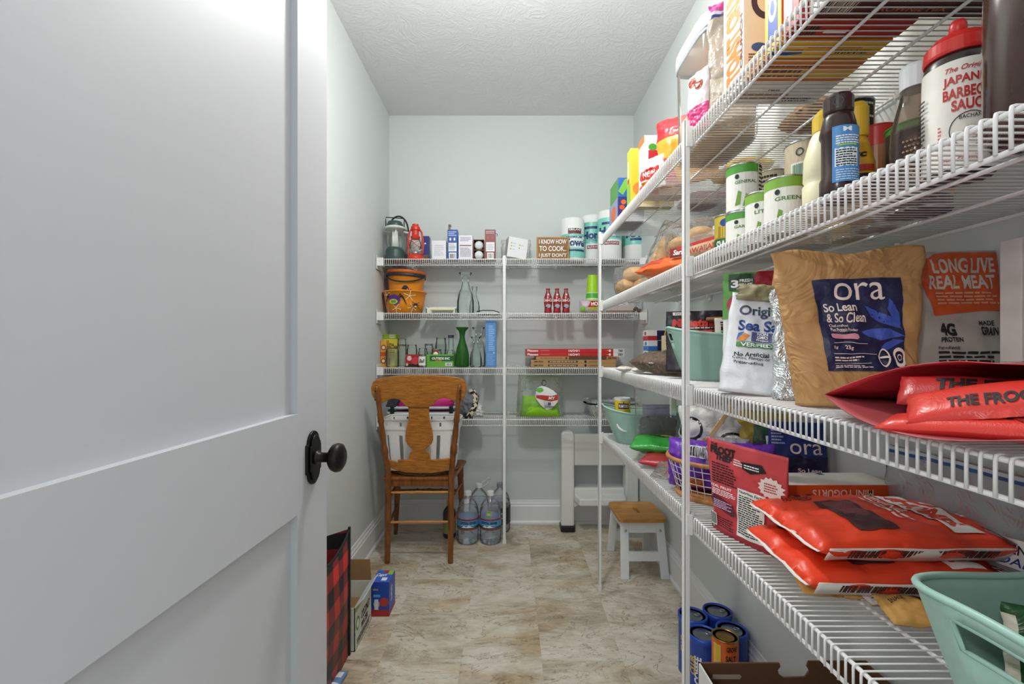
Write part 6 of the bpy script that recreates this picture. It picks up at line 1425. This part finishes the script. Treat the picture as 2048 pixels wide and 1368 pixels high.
# wire basket with wooden rim
def wire_basket():
    t = thing('wire_basket', 'white wire basket with bent wood rim full of snack bags', 'basket', (.612, 1.300, ZD), (0, 0, R(-8)))
    a, b, h = .150, .132, .108; BW = wood('bent_rim_wood', '#a36a32', '#c98f52', 10, .5, (4, 4, 4))
    pt = lambda th, v: (a*(.82+.18*v)*math.cos(th), b*(.82+.18*v)*math.sin(th), .012+v*(h-.012))
    N = 40
    mesh('rim', tube([pt(2*PI*i/48, 1) for i in range(48)], .0062, 8, True), BW, t, smooth=True)
    mesh('base_ring', tube([(p[0], p[1], .008) for p in [pt(2*PI*i/48, 0) for i in range(48)]], .008, 8, True), BW, t, smooth=True)
    mesh('base', lathe([(0, .004), (a*.80, .004), (a*.8, .007), (0, .007)], 48, sy=b/a), BW, t)
    WM = C('#e8e4dc', .4)
    for i in range(N): mesh('upright_wire', tube([pt(2*PI*i/N, v) for v in (0, .5, 1)], .0012, 5), WM, t, smooth=True)
    for v in (.2, .4, .6, .8): mesh('ring_wire', tube([pt(2*PI*i/48, v) for i in range(48)], .0012, 5, True), WM, t, smooth=True)
wire_basket()
PURP = F_('#6a2fb0', .25, .6)
pouch('candy_bag', 'purple candy bag on the aisle side of the wire basket', (.545, 1.33, ZD+.012), (0, 0, R(-35)), .15, .14, .09, PURP, 'pillow', amp=.012, seed=130, bulge=.35, prints=[('rect', C('#dcd9e2', .35), .35, .7, .8, .92), ('bars', INK, .4, .72, .75, .9, 12), ('rect', C('#c5622c', .35), .3, .1, .7, .3)])
pouch('candy_bag', 'second purple candy bag near the red pouch in the wire basket', (.625, 1.215, ZD+.012), (0, 0, R(-15)), .15, .155, .09, PURP, 'pillow', amp=.012, seed=131, bulge=.35, prints=[('rect', C('#c5622c', .35), .2, .1, .6, .4)])
pouch('pretzel_bag', 'white crumpled bag with black rings rising from the wire basket', (.625, 1.36, ZD+.014), (0, R(-4), R(-25)), .19, .235, .07, F_('#dcdbd8', .35, .6), 'pillow', amp=.014, seed=132, bulge=.4, prints=[('ring', INK, .18, .72, .17, .15, .25), ('ring', INK, .75, .55, .2, .13, .22), ('disc', WHITE, .75, .55, .15, .09), ('ring', C('#e0a93a', .35), .42, .5, .14, .12, .4), ('lines', INK, .1, .2, .25, .5, 8), ('text', INK, 'D', .72, .56, .1, .12, .05)])
pouch('snack_bag', 'gold crumpled bag behind the white bag in the wire basket', (.705, 1.32, ZD+.014), (0, R(6), R(-20)), .15, .225, .06, F_('#c4a54a', .35, .6), 'pillow', amp=.012, seed=133, bulge=.4)
pouch('snack_bag', 'clear and white crinkled bag low at the front of the wire basket', (.600, 1.245, ZD+.085), (0, 0, R(-20)), .11, .09, .07, clear('crinkled_milky', '#dfdde6', .35, .4, .12, .9), 'pillow', amp=.012, seed=134, bulge=.4)
pouch('snack_bag', 'dark green bag with white letters behind the wire basket', (.735, 1.235, ZD+.016), (0, 0, R(-15)), .13, .195, .05, F_('#33503a', .35, .5), 'pillow', amp=.008, seed=135, prints=[('text', WHITE, 'KS', .4, .8, .4, .12, .05)])
clothespin('long wooden clip leaning on the white pretzel bag', (.600, 1.285, ZD+.215), (R(10), R(32), R(-25)))
bpy.data.objects['clothespin.001'].scale = (1.2, 1.2, 1.5)
# red pouch
t = pouch('fruit_pouch', 'red fruit snack pouch with black lettering leaning on the lowest shelf', (.528, 1.005, ZD), (R(4), 0, R(-71)), .195, .205, .045, F_('#cf484e', .3, .25), 'stand', wt=1.12, wb=.92, amp=.003, seed=140, prints=[('text', INK, 'THE', .12, .95, .1, .04, .03), ('text', INK, 'FROOT', .24, .895, .34, .085, .07), ('text', INK, 'THIEF', .26, .82, .24, .07, .05, .15), ('lines', INK, .08, .53, .44, .76, 8),
      ('poly', INK, [(.50, .84), (.74, .86), (.80, .79), (.62, .74), (.52, .77)]), ('lines', WHITE, .54, .78, .74, .83, 2), ('lines', WHITE, .40, .78, .52, .85, 3), ('star', C('#efe3dc', .4), .86, .66, .14, .11), ('lines', C('#c03238', .4), .79, .61, .93, .71, 4),
      ('text', WHITE, 'REAL FRUIT', .22, .495, .32, .03, .02), ('lines', WHITE, .08, .40, .44, .47, 4), ('poly', C('#5d2335', .4), [(.06, .36), (.12, .40), (.40, .34), (.44, .24), (.38, .22), (.08, .28)]), ('lines', C('#cfb8d8', .4), .1, .26, .38, .35, 5), ('rect', C('#e9e6df', .4), .47, .06, .82, .56), ('text', INK, 'Nutrition Facts', .645, .53, .3, .03, .02), ('lines', INK, .49, .09, .80, .50, 18), ('rect', C('#e9e6df', .4), .02, .05, .14, .19), ('bars', INK, .03, .06, .13, .18, 10), ('lines', INK, .16, .06, .42, .18, 5), ('rect', C('#8f2a33', .4), 0, 0, 1, .03)])
pouch('protein_pouch', 'navy protein pouch with pale lettering against the wall, lowest shelf', (.755, 1.19, ZD), (R(-3), 0, R(-14)), .135, .225, .06, F_('#1c2c7a', .35, .3), 'stand', amp=.003, seed=141, prints=[('rect', C('#171a42', .4), 0, .05, 1, .62), ('text', C('#e7d4cd', .45), 'ora', .62, .70, .55, .12, .0), ('text', C('#e7d4cd', .45), 'So Lean', .66, .46, .4, .05, .02), ('text', C('#e7d4cd', .45), '& So Clean', .62, .38, .5, .05, .02), ('lines', C('#a9b4e0', .45), .04, .74, .26, .92, 5)])
# yogurt boxes, orange meat stick bags and paper pouches
ORB = F_('#ea4526', .36, .2, 9)
t = carton('yogurt_box', 'white and orange box lying behind the top orange bag', (.712, 1.02, ZD+.001), (.235, .095, .128), {'*': C('#d6552a', .45), 'T': C('#e3ded6', .5), 'F': C('#e0581f', .45)}, {'F': [('text', C('#f2e3d8', .45), 'MINI YOGURTS', .5, .86, .55, .12, .02, 0, 180)], 'T': [('rect', C('#555a80', .4), .5, .8, .56, .95)]})
mesh('open_flap', J(([(-.118, -.047, .0), (-.118, -.047, .118), (-.165, -.085, .113), (-.165, -.085, .0)], [(0, 1, 2, 3)])), C('#b59c88', .7), t, solid=.003)
mesh('open_flap', J(([(-.165, -.085, .0), (-.165, -.085, .113), (-.14, -.115, .112), (-.14, -.115, .0)], [(0, 1, 2, 3)])), C('#ddd6cf', .6), t, solid=.003)
# u runs towards the camera (-Y), v runs to the wall (+X)
bag_prints = [('text', INK, 'PASTEURIZED', .20, .20, .26, .04, .01, 0, 90), ('lines', INK, .10, .12, .16, .34, 3), ('rect', C('#4d2a30', .4), .28, .26, .86, .46), ('rect', C('#7d4448', .4), .30, .30, .60, .44), ('rect', C('#ede6e2', .4), .05, .70, .90, .86), ('text', C('#d8402a', .4), 'CHOMPS.', .48, .78, .72, .11, .05),
              ('text', C('#f2ddd6', .4), 'ORIGINAL', .35, .64, .45, .05, .02), ('lines', C('#f2ddd6', .4), .2, .55, .75, .61, 2), ('text', C('#f2ddd6', .4), '2', .86, .93, .10, .05, .04), ('lines', C('#f2ddd6', .4), .25, .88, .7, .91, 1), ('rect', C('#6d2420', .4), .78, .90, .99, .965), ('text', WHITE, '12', .88, .935, .1, .035, .03)]
def orange_bag(label, loc, rot, seed):
    W_, H_ = .208, .335
    t = pouch('jerky_bag', label, loc, rot, W_, H_, .05, ORB, 'pillow', amp=.010, seed=seed, bulge=.32, nu=34, nv=40, k=4, prints=bag_prints, group='orange meat stick bags', cat='bag')
    V = []; n = 40                       # pale printed back panel showing along the edge that faces the doorway
    for k in range(n+1):
        zz = .015+.30*k/n; q = .004*noise.noise(Vector((zz*14, seed, 1.)))
        V += [(W_/2+.002+q, -.004, zz), (W_/2-.012+q, .022+.004*noise.noise(Vector((zz*11, seed, 2.))), zz)]
    mesh('printed_gusset', (V, [(2*k, 2*k+1, 2*k+3, 2*k+2) for k in range(n)]), C('#e9e3dc', .5), t, smooth=True, solid=.001)
    gs = []
    for k in range(54):
        zz = .05+.24*k/54+.002*RND.random(); gs.append(([(W_/2+.0022, .0, zz), (W_/2-.008, .016, zz), (W_/2-.008, .016, zz+.0028), (W_/2+.0022, .0, zz+.0028)], [(0, 1, 2, 3)]))
    mesh('fine_print', J(*gs), C('#4a2c2a', .5), t, kind='stuff', solid=.0006)
    V = []                               # pale heat-sealed seam along the aisle side
    for k in range(13):
        xx = -W_/2+W_*k/12; V += [(xx, .002*math.sin(k*1.3), .003), (xx, .003+.002*math.sin(k*1.3+1), -.004)]
    mesh('side_seam', (V, [(2*k, 2*k+1, 2*k+3, 2*k+2) for k in range(12)]), C('#eae2dc', .5), t, smooth=True, solid=.001)
    return t
orange_bag('lower orange meat stick bag over the paper pouches', (.484, .832, ZD+.048), (R(-90), R(2), R(-93)), 150)
orange_bag('upper orange meat stick bag with white product panel', (.502, .840, ZD+.098), (R(-90), R(2), R(-90)), 151)
def kraft_pouch(label, loc, rz, seed, w_=.20, h=.15, nut=False, name='paper_pouch'):
    pr = [('text', INK, 'SNACK', .25, .75, .25, .12, .01, 0, 20), ('poly', C('#3d241c', .45), [(.5, 1), (.6, .55), (.8, .2), (.86, .22), (.68, .6), (.66, 1)])] if not nut else [('rect', C('#e0ddd6', .45), .0, .0, 1, 1), ('text', INK, 'Nutrition', .2, .82, .26, .11, .03), ('text', INK, 'Facts', .15, .68, .16, .11, .03), ('lines', INK, .38, .3, .95, .9, 6), ('lines', INK, .06, .15, .34, .58, 4), ('text', INK, '50', .32, .40, .08, .12, .04), ('rect', INK, .05, .1, .95, .12)]
    return pouch(name, label, loc, (R(-72), 0, rz), w_, h, .016, C('#cf9c52', .6, bump=.15), 'pillow', amp=.004, seed=seed, bulge=.4, prints=pr)
kraft_pouch('tan paper pouch with brown swoosh under the orange bags', (.545, .755, ZD+.010), R(-10), 160, .105, .06)
kraft_pouch('pouch with white nutrition label under the orange bags', (.645, .735, ZD+.010), R(4), 161, .13, .08, True)
kraft_pouch('second tan paper pouch nearer the mint tub', (.625, .672, ZD+.010), R(-8), 162, .105, .055)
pouch('zip_bag', 'clear zip bag with blue seal and handwriting at the wall', (.822, .83, ZD), (0, 0, R(-86)), .30, .215, .03, clear('grey_zip_film', '#eceef0', .22, .2, .2, .25), 'stand', amp=.010, seed=170, prints=[('rect', C('#2f5a8c', .35), 0, .93, 1, .96), ('rect', C('#c9d3de', .35), 0, .96, 1, .99), ('rect', C('#e9e9ea', .4), .55, .30, .95, .52), ('text', INK, 'OINTMENTS', .75, .44, .34, .08, .01, .1), ('text', C('#2c3f8c', .4), 'OAL', .8, .35, .14, .06, .01, .2)])
pouch('flour_bag', 'white bag with bold black letters behind the orange bags', (.80, .60, ZD), (R(-4), 0, R(-30)), .12, .13, .06, C('#d8d6d0', .5), 'stand', amp=.004, seed=171, prints=[('text', INK, 'ed', .35, .55, .3, .3, .05)])
tub('mint_tub', 'mint green tub of packets at the lower right frame corner', (.618, .420, ZD), (0, 0, R(4)), .185, .125, .150, MINT, .03, 3.4)
for k, (c, x, y, rz, lb) in enumerate((('#8cc22e', .60, .40, -40, 'lime green packet lying in the near mint tub'), ('#2f5a34', .555, .46, -30, 'dark green upright packet in the near mint tub'), ('#4a2a20', .68, .45, -20, 'dark brown packet standing in the near mint tub'))):
    pouch('snack_packet', lb, (x, y, ZD+(.085 if k == 0 else .05)), (R(-70) if k == 0 else R(-8), 0, R(rz)), .14 if k == 0 else .075, .10, .02, F_(c, .3, .4), 'pillow', amp=.003, seed=180+k, cat='packet', prints=[('rect', CREAM, .0, .1, .12, .9)])
